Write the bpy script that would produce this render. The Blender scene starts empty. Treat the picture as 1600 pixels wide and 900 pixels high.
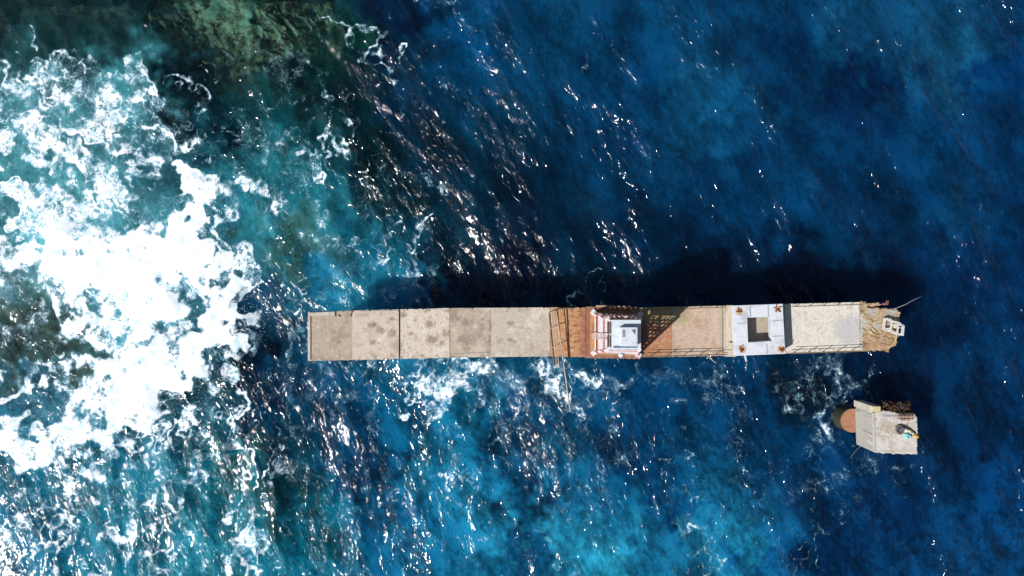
import bpy, bmesh, math, random
import numpy as np
from mathutils import Vector

sc = bpy.context.scene
col = sc.collection
R = math.radians
rng = np.random.default_rng(7)
random.seed(7)

# ------------------------------------------------------------------ camera, light, exposure
DECK = 6.5                       # deck level above the water
HC = 67.0                        # camera above the deck
ZC = DECK + HC
cam = bpy.data.cameras.new('camera')
cam.sensor_width = 36.0
cam.lens = 36.0 * HC / 100.0     # 100 m across the picture at deck level
cam.clip_end = 5000
cam.clip_start = 1.0
cam_ob = bpy.data.objects.new('camera', cam)
cam_ob.location = (0, 0, ZC)
col.objects.link(cam_ob)
sc.camera = cam_ob

SUN_TO = Vector((-0.894, -0.52, 1.0)).normalized()      # towards the sun
EL = math.asin(SUN_TO.z)
world = bpy.data.worlds.new('World')
sc.world = world
world.use_nodes = True
wn = world.node_tree
bg = wn.nodes.get('Background') or wn.nodes.new('ShaderNodeBackground')
sky = wn.nodes.new('ShaderNodeTexSky')
sky.sky_type = 'NISHITA'
sky.sun_disc = False
sky.sun_elevation = EL
sky.sun_rotation = math.atan2(SUN_TO.x, SUN_TO.y)
wn.links.new(sky.outputs[0], bg.inputs[0])
bg.inputs[1].default_value = 0.06
sun = bpy.data.lights.new('sun', 'SUN')
sun.energy = 4.6
sun.angle = R(0.5)
sun.color = (1.0, 0.99, 0.975)
sun_ob = bpy.data.objects.new('sun', sun)
sun_ob.rotation_euler = (-SUN_TO).to_track_quat('-Z', 'Y').to_euler()
sun_ob.location = (-60, -40, 80)
col.objects.link(sun_ob)
vs = sc.view_settings
vs.view_transform = 'Standard'
vs.look = 'None'
vs.exposure = 0.3
vs.gamma = 1.0
vs.use_curve_mapping = False
E_FLAT = 1.5                     # light on a flat surface times exposure


# ------------------------------------------------------------------ helpers
def s2l(c):
    c = np.asarray(c, float) / 255.0
    return np.where(c <= 0.04045, c / 12.92, ((c + 0.055) / 1.055) ** 2.4)


def alb(c, top=0.85):
    """base colour of a flat sunlit surface that photographs as sRGB c"""
    return np.minimum(s2l(c) / E_FLAT, top)


def W(px, py, z=DECK):
    """photo pixel (1600x900) on the horizontal level z -> world point"""
    k = (ZC - z) / HC / 16.0
    return Vector(((px - 800) * k, (450 - py) * k, z))


def D(px, py, z=0.0):
    """ground-plan position from a deck-level pixel, z above the deck"""
    return Vector(((px - 800) / 16.0, (450 - py) / 16.0, DECK + z))


def tag(o, label=None, cat=None, group=None, kind=None):
    if label: o['label'] = label
    if cat: o['category'] = cat
    if group: o['group'] = group
    if kind: o['kind'] = kind
    return o


def empty(name, loc):
    o = bpy.data.objects.new(name, None)
    o.location = loc
    o.empty_display_size = 0.3
    col.objects.link(o)
    return o


class MB:
    """collects shapes given in world coordinates; build() links them as one mesh object"""
    def __init__(s):
        s.v, s.f = [], []

    def add(s, v, f):
        n = len(s.v)
        s.v += [tuple(p) for p in v]
        s.f += [tuple(i + n for i in q) for q in f]
        return s

    def hexa(s, b, t):
        """b, t: 4 bottom and 4 top points, anticlockwise from above"""
        return s.add(list(b) + list(t), [(3, 2, 1, 0), (4, 5, 6, 7), (0, 1, 5, 4), (1, 2, 6, 5), (2, 3, 7, 6), (3, 0, 4, 7)])

    def box(s, x0, x1, y0, y1, z0, z1):
        q = [(x0, y0), (x1, y0), (x1, y1), (x0, y1)]
        return s.hexa([(x, y, z0) for x, y in q], [(x, y, z1) for x, y in q])

    def prism(s, poly, z0, z1):
        a = sum(poly[i][0] * poly[(i + 1) % len(poly)][1] - poly[(i + 1) % len(poly)][0] * poly[i][1] for i in range(len(poly)))
        if a < 0: poly = poly[::-1]
        n = len(poly)
        v = [(x, y, z0) for x, y in poly] + [(x, y, z1) for x, y in poly]
        f = [tuple(range(n))[::-1], tuple(range(n, 2 * n))]
        f += [(i, (i + 1) % n, n + (i + 1) % n, n + i) for i in range(n)]
        return s.add(v, f)

    def tube(s, p, q, r, r2=None, n=8):
        p, q = Vector(p), Vector(q)
        r2 = r if r2 is None else r2
        d = (q - p).normalized()
        u = d.orthogonal().normalized()
        w = d.cross(u)
        v = []
        for c, rr in ((p, r), (q, r2)):
            for i in range(n):
                a = 2 * math.pi * i / n
                v.append(c + u * (rr * math.cos(a)) + w * (rr * math.sin(a)))
        f = [(i, (i + 1) % n, n + (i + 1) % n, n + i) for i in range(n)]
        f += [tuple(range(n))[::-1], tuple(range(n, 2 * n))]
        return s.add(v, f)

    def path(s, pts, r, n=7):
        """one swept tube through the points"""
        pts = [Vector(p) for p in pts]
        v, f = [], []
        u = None
        for i, p in enumerate(pts):
            d = (pts[min(i + 1, len(pts) - 1)] - pts[max(i - 1, 0)]).normalized()
            if u is None: u = d.orthogonal().normalized()
            u = (u - d * u.dot(d)).normalized()
            w = d.cross(u)
            for k in range(n):
                a = 2 * math.pi * k / n
                v.append(p + u * (r * math.cos(a)) + w * (r * math.sin(a)))
        for i in range(len(pts) - 1):
            for k in range(n):
                f.append((i * n + k, i * n + (k + 1) % n, (i + 1) * n + (k + 1) % n, (i + 1) * n + k))
        f += [tuple(range(n))[::-1], tuple(range((len(pts) - 1) * n, len(pts) * n))]
        return s.add(v, f)

    def bar(s, p, q, w, h, up=(0, 0, 1)):
        """rectangular bar from p to q, w across, h along up"""
        p, q, up = Vector(p), Vector(q), Vector(up)
        d = (q - p).normalized()
        a = d.cross(up).normalized() * (w / 2)
        b = a.cross(d).normalized() * (h / 2)
        def ring(c): return [c - a - b, c + a - b, c + a + b, c - a + b]
        return s.add(ring(p) + ring(q), [(0, 1, 2, 3), (7, 6, 5, 4), (0, 4, 5, 1), (1, 5, 6, 2), (2, 6, 7, 3), (3, 7, 4, 0)])

    def build(s, name, m, parent=None, smooth=False, bevel=0.0):
        me = bpy.data.meshes.new(name)
        o0 = Vector(parent.matrix_world.translation) if parent and False else Vector((0, 0, 0))
        base = origin_of(parent)
        me.from_pydata([tuple(Vector(p) - base) for p in s.v], [], s.f)
        me.validate()
        bm = bmesh.new()
        bm.from_mesh(me)
        bmesh.ops.recalc_face_normals(bm, faces=bm.faces)
        if bevel:
            bmesh.ops.bevel(bm, geom=[e for e in bm.edges if len(e.link_faces) == 2 and e.calc_face_angle(0) > 0.6],
                            offset=bevel, segments=2, affect='EDGES', profile=0.6)
        bm.to_mesh(me)
        bm.free()
        me.materials.append(m)
        if smooth:
            me.polygons.foreach_set('use_smooth', [True] * len(me.polygons))
        o = bpy.data.objects.new(name, me)
        col.objects.link(o)
        if parent: o.parent = parent
        return o


def origin_of(o):
    b = Vector((0, 0, 0))
    while o is not None:
        b = b + o.location
        o = o.parent
    return b


def grid_object(name, co, faces, m, parent=None, smooth=True):
    """numpy vertices + quads -> one mesh object"""
    me = bpy.data.meshes.new(name)
    b = np.array(origin_of(parent))
    co = (co - b).astype(np.float32)
    me.vertices.add(len(co))
    me.vertices.foreach_set('co', co.ravel())
    n = len(faces)
    me.loops.add(n * 4)
    me.loops.foreach_set('vertex_index', faces.astype(np.int32).ravel())
    me.polygons.add(n)
    me.polygons.foreach_set('loop_start', np.arange(0, 4 * n, 4, dtype=np.int32))
    me.polygons.foreach_set('loop_total', np.full(n, 4, np.int32))
    me.polygons.foreach_set('use_smooth', np.full(n, smooth))
    me.update(calc_edges=True)
    me.materials.append(m)
    o = bpy.data.objects.new(name, me)
    col.objects.link(o)
    if parent: o.parent = parent
    return o


def set_attr(me, name, typ, arr):
    a = me.attributes.new(name, typ, 'POINT')
    a.data.foreach_set('color' if typ == 'FLOAT_COLOR' else 'value', np.ascontiguousarray(arr, np.float32).ravel())


# ------------------------------------------------------------------ numpy fields
def sstep(a, b, x):
    t = np.clip((x - a) / (b - a), 0, 1)
    return t * t * (3 - 2 * t)


def fbm_field(shape, step, seed, lmax, lmin, beta=1.9, angle=0.0, stretch=1.0):
    """random field, zero mean, unit deviation; features lmin..lmax metres, stretched along angle"""
    r = np.random.default_rng(seed)
    ny, nx = shape
    kx = np.fft.fftfreq(nx, step)[None, :]
    ky = np.fft.rfftfreq(ny, step)[:, None] if False else np.fft.fftfreq(ny, step)[:, None]
    ca, sa = math.cos(angle), math.sin(angle)
    ku = (kx * ca + ky * sa) * stretch
    kv = -kx * sa + ky * ca
    k = np.sqrt(ku * ku + kv * kv) + 1e-9
    a = k ** (-beta) * np.exp(-(1 / (k * lmax)) ** 4) * np.exp(-(k * lmin) ** 2)
    f = np.fft.ifft2(np.fft.fft2(r.standard_normal(shape)) * a).real
    return (f - f.mean()) / f.std()


def sample(field, u, v):
    """bilinear sample, u along columns, v along rows (index units)"""
    ny, nx = field.shape[:2]
    u = np.clip(u, 0, nx - 1.001)
    v = np.clip(v, 0, ny - 1.001)
    i, j = u.astype(int), v.astype(int)
    fu, fv = u - i, v - j
    if field.ndim == 3: fu, fv = fu[..., None], fv[..., None]
    return (field[j, i] * (1 - fu) * (1 - fv) + field[j, i + 1] * fu * (1 - fv)
            + field[j + 1, i] * (1 - fu) * fv + field[j + 1, i + 1] * fu * fv)


# ------------------------------------------------------------------ node materials
def new_mat(name):
    m = bpy.data.materials.new(name)
    m.use_nodes = True
    nt = m.node_tree
    nt.nodes.clear()
    return m, nt


class NT:
    def __init__(s, nt): s.nt = nt
    def n(s, t, **kw):
        o = s.nt.nodes.new(t)
        for k, v in kw.items(): setattr(o, k, v)
        return o
    def l(s, a, b): s.nt.links.new(a, b)
    def put(s, sock, v):
        if isinstance(v, bpy.types.NodeSocket): s.l(v, sock)
        else: sock.default_value = v
    def math(s, op, a, b=0.0, c=None, clamp=False):
        o = s.n('ShaderNodeMath', operation=op, use_clamp=clamp)
        s.put(o.inputs[0], a); s.put(o.inputs[1], b)
        if c is not None: s.put(o.inputs[2], c)
        return o.outputs[0]
    def vmath(s, op, a, b=None, scale=None):
        o = s.n('ShaderNodeVectorMath', operation=op)
        s.put(o.inputs[0], a)
        if b is not None: s.put(o.inputs[1], b)
        if scale is not None: s.put(o.inputs['Scale'], scale)
        return o.outputs[0]
    def noise(s, vec, scale, detail=3, rough=0.55, dim='3D', dist=0.0, out=0):
        o = s.n('ShaderNodeTexNoise', noise_dimensions=dim)
        if vec is not None: s.l(vec, o.inputs['Vector'])
        o.inputs['Scale'].default_value = scale
        o.inputs['Detail'].default_value = detail
        o.inputs['Roughness'].default_value = rough
        o.inputs['Distortion'].default_value = dist
        return o.outputs[out]
    def smooth(s, x, a, b, lo=0.0, hi=1.0):
        o = s.n('ShaderNodeMapRange', interpolation_type='SMOOTHSTEP')
        s.put(o.inputs[0], x)
        s.put(o.inputs[1], a); s.put(o.inputs[2], b); s.put(o.inputs[3], lo); s.put(o.inputs[4], hi)
        return o.outputs[0]
    def mix(s, f, a, b, typ='MIX'):
        o = s.n('ShaderNodeMix', data_type='RGBA', blend_type=typ)
        s.put(o.inputs[0], f)
        for k, v in ((6, a), (7, b)):
            if not isinstance(v, bpy.types.NodeSocket): v = tuple(v) + ((1,) if len(v) == 3 else ())
            s.put(o.inputs[k], v)
        return o.outputs[2]
    def attr(s, name, out):
        return s.n('ShaderNodeAttribute', attribute_name=name).outputs[out]
    def mapping(s, vec, scale=(1, 1, 1), rot=(0, 0, 0)):
        o = s.n('ShaderNodeMapping')
        s.l(vec, o.inputs['Vector'])
        o.inputs['Scale'].default_value = scale
        o.inputs['Rotation'].default_value = rot
        return o.outputs[0]


def solid(name, c, rough=0.6, metal=0.0, c2=None, nscale=3.0, thr=(0.45, 0.65), bump=0.0, stretch=(1, 1, 1)):
    """weathered plain surface: colour c with patches of c2 in noise"""
    m, nt = new_mat(name)
    N = NT(nt)
    pos = N.n('ShaderNodeNewGeometry').outputs['Position']
    p = N.mapping(pos, stretch)
    out = N.n('ShaderNodeOutputMaterial')
    b = N.n('ShaderNodeBsdfPrincipled')
    N.l(b.outputs[0], out.inputs[0])
    b.inputs['Roughness'].default_value = rough
    b.inputs['Metallic'].default_value = metal
    f = N.noise(p, nscale, 5, 0.65)
    g = N.noise(pos, nscale * 5, 3, 0.6)
    base = N.mix(N.smooth(f, thr[0], thr[1]), c, c2 if c2 is not None else np.asarray(c) * 0.75)
    base = N.mix(0.35, base, N.mix(g, np.asarray(c) * 0.6, np.minimum(np.asarray(c) * 1.3, 0.9)))
    N.l(base, b.inputs['Base Color'])
    if bump:
        bp = N.n('ShaderNodeBump')
        bp.inputs['Strength'].default_value = bump
        bp.inputs['Distance'].default_value = 0.05
        N.l(f, bp.inputs['Height'])
        N.l(bp.outputs[0], b.inputs['Normal'])
    return m


def concrete_attr_mat(name='stained_concrete'):
    """concrete whose stains come from the deck stain map, with fine grain on top"""
    m, nt = new_mat(name)
    N = NT(nt)
    pos = N.n('ShaderNodeNewGeometry').outputs['Position']
    out = N.n('ShaderNodeOutputMaterial')
    b = N.n('ShaderNodeBsdfPrincipled')
    N.l(b.outputs[0], out.inputs[0])
    b.inputs['Roughness'].default_value = 0.88
    c = N.attr('stain', 'Color')
    g1 = N.noise(pos, 5.0, 6, 0.7)
    g2 = N.noise(pos, 28.0, 4, 0.7)
    k = N.math('ADD', N.smooth(g1, 0.25, 0.75, 0.88, 1.12), N.smooth(g2, 0.2, 0.8, -0.10, 0.10))
    cc = N.vmath('SCALE', c, scale=k)
    N.l(cc, b.inputs['Base Color'])
    bp = N.n('ShaderNodeBump')
    bp.inputs['Strength'].default_value = 0.3
    bp.inputs['Distance'].default_value = 0.03
    N.l(g1, bp.inputs['Height'])
    N.l(bp.outputs[0], b.inputs['Normal'])
    return m


# ------------------------------------------------------------------ the sea
STEP = 0.11
XI = np.arange(-66, 66.001, STEP)
YI = np.arange(-41, 41.001, STEP)
NX, NY = len(XI), len(YI)
GX, GY = np.meshgrid(XI, YI)
KW = ZC / HC / 16.0                                  # metres per photo pixel on the water
PXg = GX / KW + 800
PYg = 450 - GY / KW

# --- maps drawn on a coarse pixel grid
CS = 4.0
CX0, CY0 = -180.0, -160.0
cx = np.arange(CX0, 1785, CS)
cy = np.arange(CY0, 1065, CS)
CPX, CPY = np.meshgrid(cx, cy)

def seg_dist(ax, ay, bx, by):
    dx, dy = bx - ax, by - ay
    t = np.clip(((CPX - ax) * dx + (CPY - ay) * dy) / (dx * dx + dy * dy + 1e-9), 0, 1)
    return np.hypot(CPX - ax - t * dx, CPY - ay - t * dy)


def stroke(m, pts, w, v, soft=0.7):
    d = np.full(CPX.shape, 1e9)
    if len(pts) == 1: pts = pts * 2
    for (ax, ay), (bx, by) in zip(pts[:-1], pts[1:]):
        d = np.minimum(d, seg_dist(ax, ay, bx, by))
    np.maximum(m, v * (1 - sstep(w * (1 - soft), w, d)), out=m)


def wipe(m, pts, w, v, soft=0.8):
    d = np.full(CPX.shape, 1e9)
    if len(pts) == 1: pts = pts * 2
    for (ax, ay), (bx, by) in zip(pts[:-1], pts[1:]):
        d = np.minimum(d, seg_dist(ax, ay, bx, by))
    k = 1 - sstep(w * (1 - soft), w, d)
    m += (v - m) * k


water_pts = [  # points just above the pier carry some of its shade as colour
 (850,60,10,60,105),(1000,120,8,58,108),(1080,160,15,76,126),(1250,60,8,45,90),(1320,40,15,72,122),(1470,90,20,82,132),
 (1580,120,8,50,105),(1350,140,4,35,80),(1500,200,10,60,115),(950,200,5,50,95),(1150,300,8,52,100),(1250,280,10,60,112),
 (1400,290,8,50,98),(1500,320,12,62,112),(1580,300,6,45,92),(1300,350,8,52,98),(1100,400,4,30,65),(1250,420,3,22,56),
 (1380,430,4,26,62),(1500,440,6,38,85),(1580,450,8,45,95),(1000,350,4,42,82),(850,300,4,42,78),(700,250,5,45,72),
 (800,420,2,22,50),(700,430,2,25,50),(600,300,4,38,52),(560,200,4,42,55),(480,150,3,30,38),(640,150,6,48,88),
 (720,60,8,62,108),(600,60,3,30,62),(620,20,3,22,55),(530,60,20,70,70),(380,60,40,75,62),(150,30,20,42,50),(40,20,28,54,60),
 (300,130,6,22,36),(100,70,22,50,60),(200,130,58,122,146),(60,180,72,132,158),(330,180,8,36,55),(420,190,12,55,68),
 (440,260,35,108,134),(480,300,25,98,128),(460,380,62,108,118),(400,330,42,118,150),(580,400,22,100,140),(560,460,30,118,165),
 (620,465,25,105,160),(500,450,25,95,140),(420,500,15,55,85),(390,540,3,20,42),(420,600,5,35,65),(330,600,20,60,75),
 (400,650,5,50,80),(370,720,10,85,100),(100,750,20,100,130),(200,760,25,108,138),(40,850,20,95,130),(250,850,25,112,142),
 (330,850,30,122,152),(450,700,5,55,85),(430,780,5,62,72),(520,620,8,60,105),(560,720,6,50,95),(500,820,15,95,130),
 (600,820,12,75,125),(640,650,12,80,130),(720,640,20,105,155),(700,760,25,115,170),(760,820,28,120,175),(650,880,20,100,155),
 (800,640,8,55,100),(810,760,5,45,85),(830,860,10,65,115),(880,840,30,125,180),(940,880,35,135,190),(900,780,15,85,140),
 (1000,620,6,55,105),(1000,720,6,50,100),(1050,800,8,60,115),(1100,830,25,110,165),(1140,880,25,110,165),(1040,870,20,95,150),
 (1200,880,12,75,130),(1150,620,8,55,105),(1200,700,8,50,96),(1250,620,3,25,50),(1350,590,4,30,68),(1450,600,6,45,90),
 (1550,600,5,42,88),(1550,540,8,50,100),(1500,700,4,38,82),(1580,780,8,52,105),(1400,800,4,35,78),(1300,760,6,45,92),
 (1300,870,4,38,82),(1480,860,10,58,110),(1560,880,10,58,110),(1440,540,4,32,72),(1400,580,4,30,68),
 (200,450,85,150,185),(30,520,62,84,84),(90,540,58,78,76),(40,630,45,105,135),(100,350,85,150,180),(-120,400,60,120,150),
 (-120,800,20,95,130),(-120,50,20,45,55),(300,1000,25,110,140),(800,1000,12,75,125),(1300,1000,6,45,90),(1720,850,8,52,105),
 (1720,450,8,48,98),(1720,50,10,52,105),(1200,-100,8,50,100),(700,-100,6,45,85),(350,-100,30,60,55),
]
wp = np.array(water_pts, float)
den = np.zeros_like(CPX)
num = np.zeros(CPX.shape + (3,))
lin = alb(wp[:, 2:5]) * np.array([1.0, 1.04, 1.0])
lin *= np.where((wp[:, 0:1] > 820) & (wp[:, 1:2] < 720), np.array([[1.0, 0.88, 0.80]]) * np.where(wp[:, 0:1] > 1100, 0.9, 1.0), np.where((wp[:, 0:1] < 1180) & (wp[:, 1:2] > 540), np.array([[1.0, 1.04, 0.86]]), np.array([[1.0, 1.0, 0.93]])))
lin *= np.where((wp[:, 0:1] < 700) & (wp[:, 1:2] < 500), np.array([[1.0, 1.08, 0.95]]), np.where((wp[:, 0:1] < 450) & (wp[:, 1:2] > 540), np.array([[1.08, 1.04, 1.18]]), 1.08))
lin *= np.where(wp[:, 0:1] > 820, np.array([[1.1, 1.0, 0.92]]), np.array([[1.0, 1.0, 0.97]]))
lin[:, 0] = np.maximum(lin[:, 0] - 0.0016, 0.0003)
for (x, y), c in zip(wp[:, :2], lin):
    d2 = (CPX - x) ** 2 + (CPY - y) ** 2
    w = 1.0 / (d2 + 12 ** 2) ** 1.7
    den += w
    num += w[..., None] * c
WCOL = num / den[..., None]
DEPTH_SHADE = np.ones_like(CPX)        # deeper water is darker; pier shade is painted in above the pier


wipe(DEPTH_SHADE, [(560, 130), (640, 260), (740, 400)], 130, 0.5)
wipe(DEPTH_SHADE, [(800, 250), (850, 420), (1000, 420)], 130, 0.62)
wipe(DEPTH_SHADE, [(1080, 420), (1300, 430)], 50, 0.8)  # outer reach of the pier's shadow, painted into the water colour
wipe(DEPTH_SHADE, [(400, 580), (420, 680), (470, 760)], 50, 0.7)
wipe(DEPTH_SHADE, [(585, 640), (580, 770)], 30, 0.6)
wipe(DEPTH_SHADE, [(805, 680), (810, 800)], 35, 0.65)
wipe(DEPTH_SHADE, [(250, 110), (340, 180)], 40, 0.6)
WCOL *= DEPTH_SHADE[..., None]
FO = np.zeros_like(CPX)          # foam cover
# broad thin lace
stroke(FO, [(-120, 180), (120, 160), (230, 210)], 135, 0.62, 0.9)
stroke(FO, [(120, 110), (215, 115)], 45, 0.6)
stroke(FO, [(-100, 800), (120, 780), (260, 780)], 180, 0.42, 1.0)
rs = np.random.default_rng(91)
def streaks(n, x0, x1, y0, y1, dx, dy, ln, w0, w1, v0, v1):
    for _ in range(n):
        x, y = rs.uniform(x0, x1), rs.uniform(y0, y1)
        L = ln * rs.uniform(0.5, 1.4)
        pts = []
        k = rs.normal(0, 0.5)
        for t in np.linspace(0, 1, 6):
            pts.append((x + dx * L * t + 14 * math.sin(3 * t + 6 * k) + 30 * k * t, y + dy * L * t + rs.normal(0, 3)))
        stroke(FO, pts, rs.uniform(w0, w1), rs.uniform(v0, v1), 0.95)
streaks(34, -60, 430, 640, 880, 0.22, 1.0, 90, 10, 30, 0.42, 0.82)
streaks(10, 200, 400, 580, 650, 0.35, 1.0, 80, 8, 20, 0.6, 0.95)
streaks(30, 420, 960, 560, 860, 0.2, 1.0, 75, 6, 16, 0.30, 0.56)
streaks(14, 640, 980, 562, 590, 0.3, 1.0, 50, 10, 22, 0.6, 0.85)
streaks(14, 960, 1420, 570, 850, 0.35, 1.0, 60, 6, 16, 0.36, 0.6)
streaks(26, 380, 660, 130, 470, 0.7, 1.0, 60, 6, 16, 0.4, 0.7)
streaks(16, 620, 1000, 20, 460, 0.55, 1.0, 45, 4, 9, 0.3, 0.52)
streaks(30, -60, 240, 70, 330, 0.9, 0.5, 80, 8, 22, 0.62, 0.95)
streaks(10, 250, 520, 60, 240, 0.8, 0.8, 60, 6, 14, 0.42, 0.7)
stroke(FO, [(320, 640), (330, 700)], 90, 0.5, 1.0)
stroke(FO, [(440, 330), (520, 400), (600, 470)], 80, 0.36)
stroke(FO, [(380, 220), (460, 250)], 60, 0.42)
stroke(FO, [(300, 170), (420, 180), (460, 100)], 45, 0.38)
stroke(FO, [(400, 60), (480, 90)], 35, 0.42)
stroke(FO, [(560, 300), (640, 400), (720, 430)], 60, 0.34)
stroke(FO, [(640, 600), (780, 590), (960, 590)], 55, 0.47, 0.8)
stroke(FO, [(430, 600), (560, 600)], 50, 0.38)
stroke(FO, [(700, 600), (740, 700), (760, 820)], 70, 0.28)
stroke(FO, [(560, 620), (600, 760)], 60, 0.3)
stroke(FO, [(860, 620), (950, 700), (900, 780)], 80, 0.37)
stroke(FO, [(1000, 590), (1140, 600)], 45, 0.42)
stroke(FO, [(1120, 600), (1150, 700)], 50, 0.35)
stroke(FO, [(1050, 720), (1130, 830)], 70, 0.3)
stroke(FO, [(1250, 590), (1310, 570), (1330, 590)], 30, 0.42)
stroke(FO, [(1290, 690), (1240, 750), (1350, 790)], 70, 0.27)
stroke(FO, [(1340, 720), (1400, 740)], 45, 0.27)
stroke(FO, [(1180, 800), (1250, 880)], 60, 0.3)
stroke(FO, [(820, 640), (800, 760)], 50, 0.3)
# water heaping round the pile, the caisson and the pier ends
stroke(FO, [(1330, 622), (1300, 625), (1284, 645), (1288, 672), (1312, 690)], 20, 0.58, 0.9)
stroke(FO, [(1262, 640), (1262, 680)], 30, 0.32)
stroke(FO, [(893, 470), (915, 461), (940, 461), (962, 470)], 7, 0.72)
stroke(FO, [(478, 500), (465, 540), (478, 566)], 22, 0.5)
stroke(FO, [(490, 568), (620, 568)], 14, 0.5)
stroke(FO, [(380, 260), (470, 330), (560, 420), (640, 470)], 75, 0.44, 0.9)
stroke(FO, [(640, 575), (800, 580), (980, 585)], 30, 0.55, 0.9)
stroke(FO, [(980, 590), (1150, 600)], 40, 0.46, 0.9)
stroke(FO, [(1240, 600), (1280, 650), (1270, 700)], 40, 0.40, 0.9)
stroke(FO, [(1200, 760), (1320, 720), (1400, 740)], 50, 0.34, 0.9)
# breaking crests
stroke(FO, [(505, 22), (540, 35), (575, 70), (612, 100)], 13, 0.66, 0.9)
stroke(FO, [(535, 30), (536, 0)], 5, 0.5)
stroke(FO, [(632, 398), (650, 375), (668, 352)], 8, 0.78)
stroke(FO, [(675, 5), (710, 15), (745, 50), (765, 75)], 15, 0.42)
stroke(FO, [(650, 590), (700, 600), (740, 580)], 25, 0.5)
stroke(FO, [(575, 620), (590, 690), (585, 770)], 9, 0.5)
stroke(FO, [(770, 570), (800, 620), (800, 680)], 12, 0.48)
stroke(FO, [(940, 570), (960, 610), (930, 640)], 20, 0.46)
stroke(FO, [(1295, 560), (1310, 580), (1340, 610)], 10, 0.5)
stroke(FO, [(1240, 570), (1275, 565)], 8, 0.48)
stroke(FO, [(400, 240), (470, 290), (520, 360)], 25, 0.42)
stroke(FO, [(480, 330), (500, 365), (560, 370), (600, 385)], 9, 0.5)
stroke(FO, [(455, 640), (480, 700), (460, 760)], 30, 0.45)
stroke(FO, [(500, 450), (540, 462), (575, 472)], 10, 0.46)
# the burst
stroke(FO, [(-150, 210), (0, 205), (110, 245), (210, 310)], 42, 0.76)
stroke(FO, [(-150, 300), (40, 310), (150, 340)], 55, 0.78)
stroke(FO, [(-150, 400), (60, 395), (180, 420)], 50, 0.8)
stroke(FO, [(100, 400), (200, 420), (300, 400)], 100, 1.2, 0.85)
stroke(FO, [(300, 300), (285, 350), (330, 420), (345, 500), (300, 560)], 52, 1.25, 0.8)
stroke(FO, [(230, 440), (230, 560), (210, 620)], 88, 1.2, 0.85)
stroke(FO, [(280, 292), (340, 285), (410, 300)], 26, 0.7)
stroke(FO, [(340, 300), (365, 350), (375, 420), (385, 480)], 24, 0.85)
stroke(FO, [(250, 640), (140, 680), (60, 690), (-150, 720)], 50, 1.05, 0.9)
stroke(FO, [(210, 560), (120, 620), (80, 700)], 62, 1.0, 0.95)
stroke(FO, [(-150, 590), (20, 600), (90, 570)], 26, 0.8)
stroke(FO, [(320, 590), (370, 560), (400, 520)], 30, 0.62)
stroke(FO, [(250, 650), (280, 640)], 40, 0.8)
stroke(FO, [(100, 480), (160, 520)], 40, 0.95)
# clear windows in it
wipe(FO, [(20, 520), (80, 540)], 50, 0.48)
wipe(FO, [(0, 440), (40, 450)], 40, 0.6)
wipe(FO, [(-20, 640), (60, 640)], 38, 0.35)
wipe(FO, [(60, 650), (90, 632)], 22, 0.45)
wipe(FO, [(215, 320), (265, 335)], 30, 0.5)
wipe(FO, [(225, 530), (290, 528)], 22, 0.7, 0.9)
wipe(FO, [(130, 515), (140, 545)], 18, 0.6, 0.9)
wipe(FO, [(320, 390), (328, 440)], 14, 0.72, 0.9)
wipe(FO, [(310, 470), (330, 480)], 16, 0.65, 0.9)
wipe(FO, [(50, 265), (70, 285)], 24, 0.5)
wipe(FO, [(380, 330), (395, 400)], 22, 0.16)
wipe(FO, [(350, 150), (350, 180)], 22, 0.2)
wipe(FO, [(390, 600), (385, 545)], 24, 0.12)

CL = np.zeros_like(CPX)          # clear shallow water over the reef
stroke(CL, [(270, 20), (380, 40), (490, 40)], 88, 0.95, 0.85)
stroke(CL, [(330, 90), (440, 95)], 52, 0.85, 0.9)
stroke(CL, [(20, 10), (180, 5)], 60, 0.5, 1.0)
stroke(CL, [(440, 370), (480, 390)], 50, 0.35)
stroke(CL, [(25, 525), (85, 540)], 45, 0.6)
stroke(CL, [(500, 60), (510, 80)], 22, 0.6)
stroke(CL, [(270, 160), (310, 190)], 35, 0.45)
stroke(CL, [(300, -100), (450, -100)], 90, 0.8)
stroke(CL, [(580, 350), (590, 365)], 25, 0.3)

CH = np.full(CPX.shape, 0.75)    # how choppy the surface is
stroke(CH, [(600, 150), (750, 300), (800, 420)], 170, 1.5)
stroke(CH, [(450, 620), (500, 760), (450, 880)], 190, 1.45)
stroke(CH, [(100, 760), (250, 880)], 160, 1.4)
stroke(CH, [(750, 620), (900, 700)], 160, 1.2)
wipe(CH, [(1250, 150), (1450, 150), (1450, 330)], 260, 0.62)
wipe(CH, [(1400, 420), (1250, 430)], 60, 0.5)
wipe(CH, [(200, 450)], 220, 0.45)
wipe(CH, [(370, 40)], 120, 0.7)
stroke(CH, [(450, 640), (560, 720), (520, 780)], 90, 1.8)
stroke(CH, [(100, 740), (250, 720), (330, 860)], 110, 1.7)
stroke(CH, [(690, 0), (760, 80), (830, 200)], 45, 1.3)
stroke(CH, [(900, 650), (930, 780)], 50, 1.5)

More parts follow.
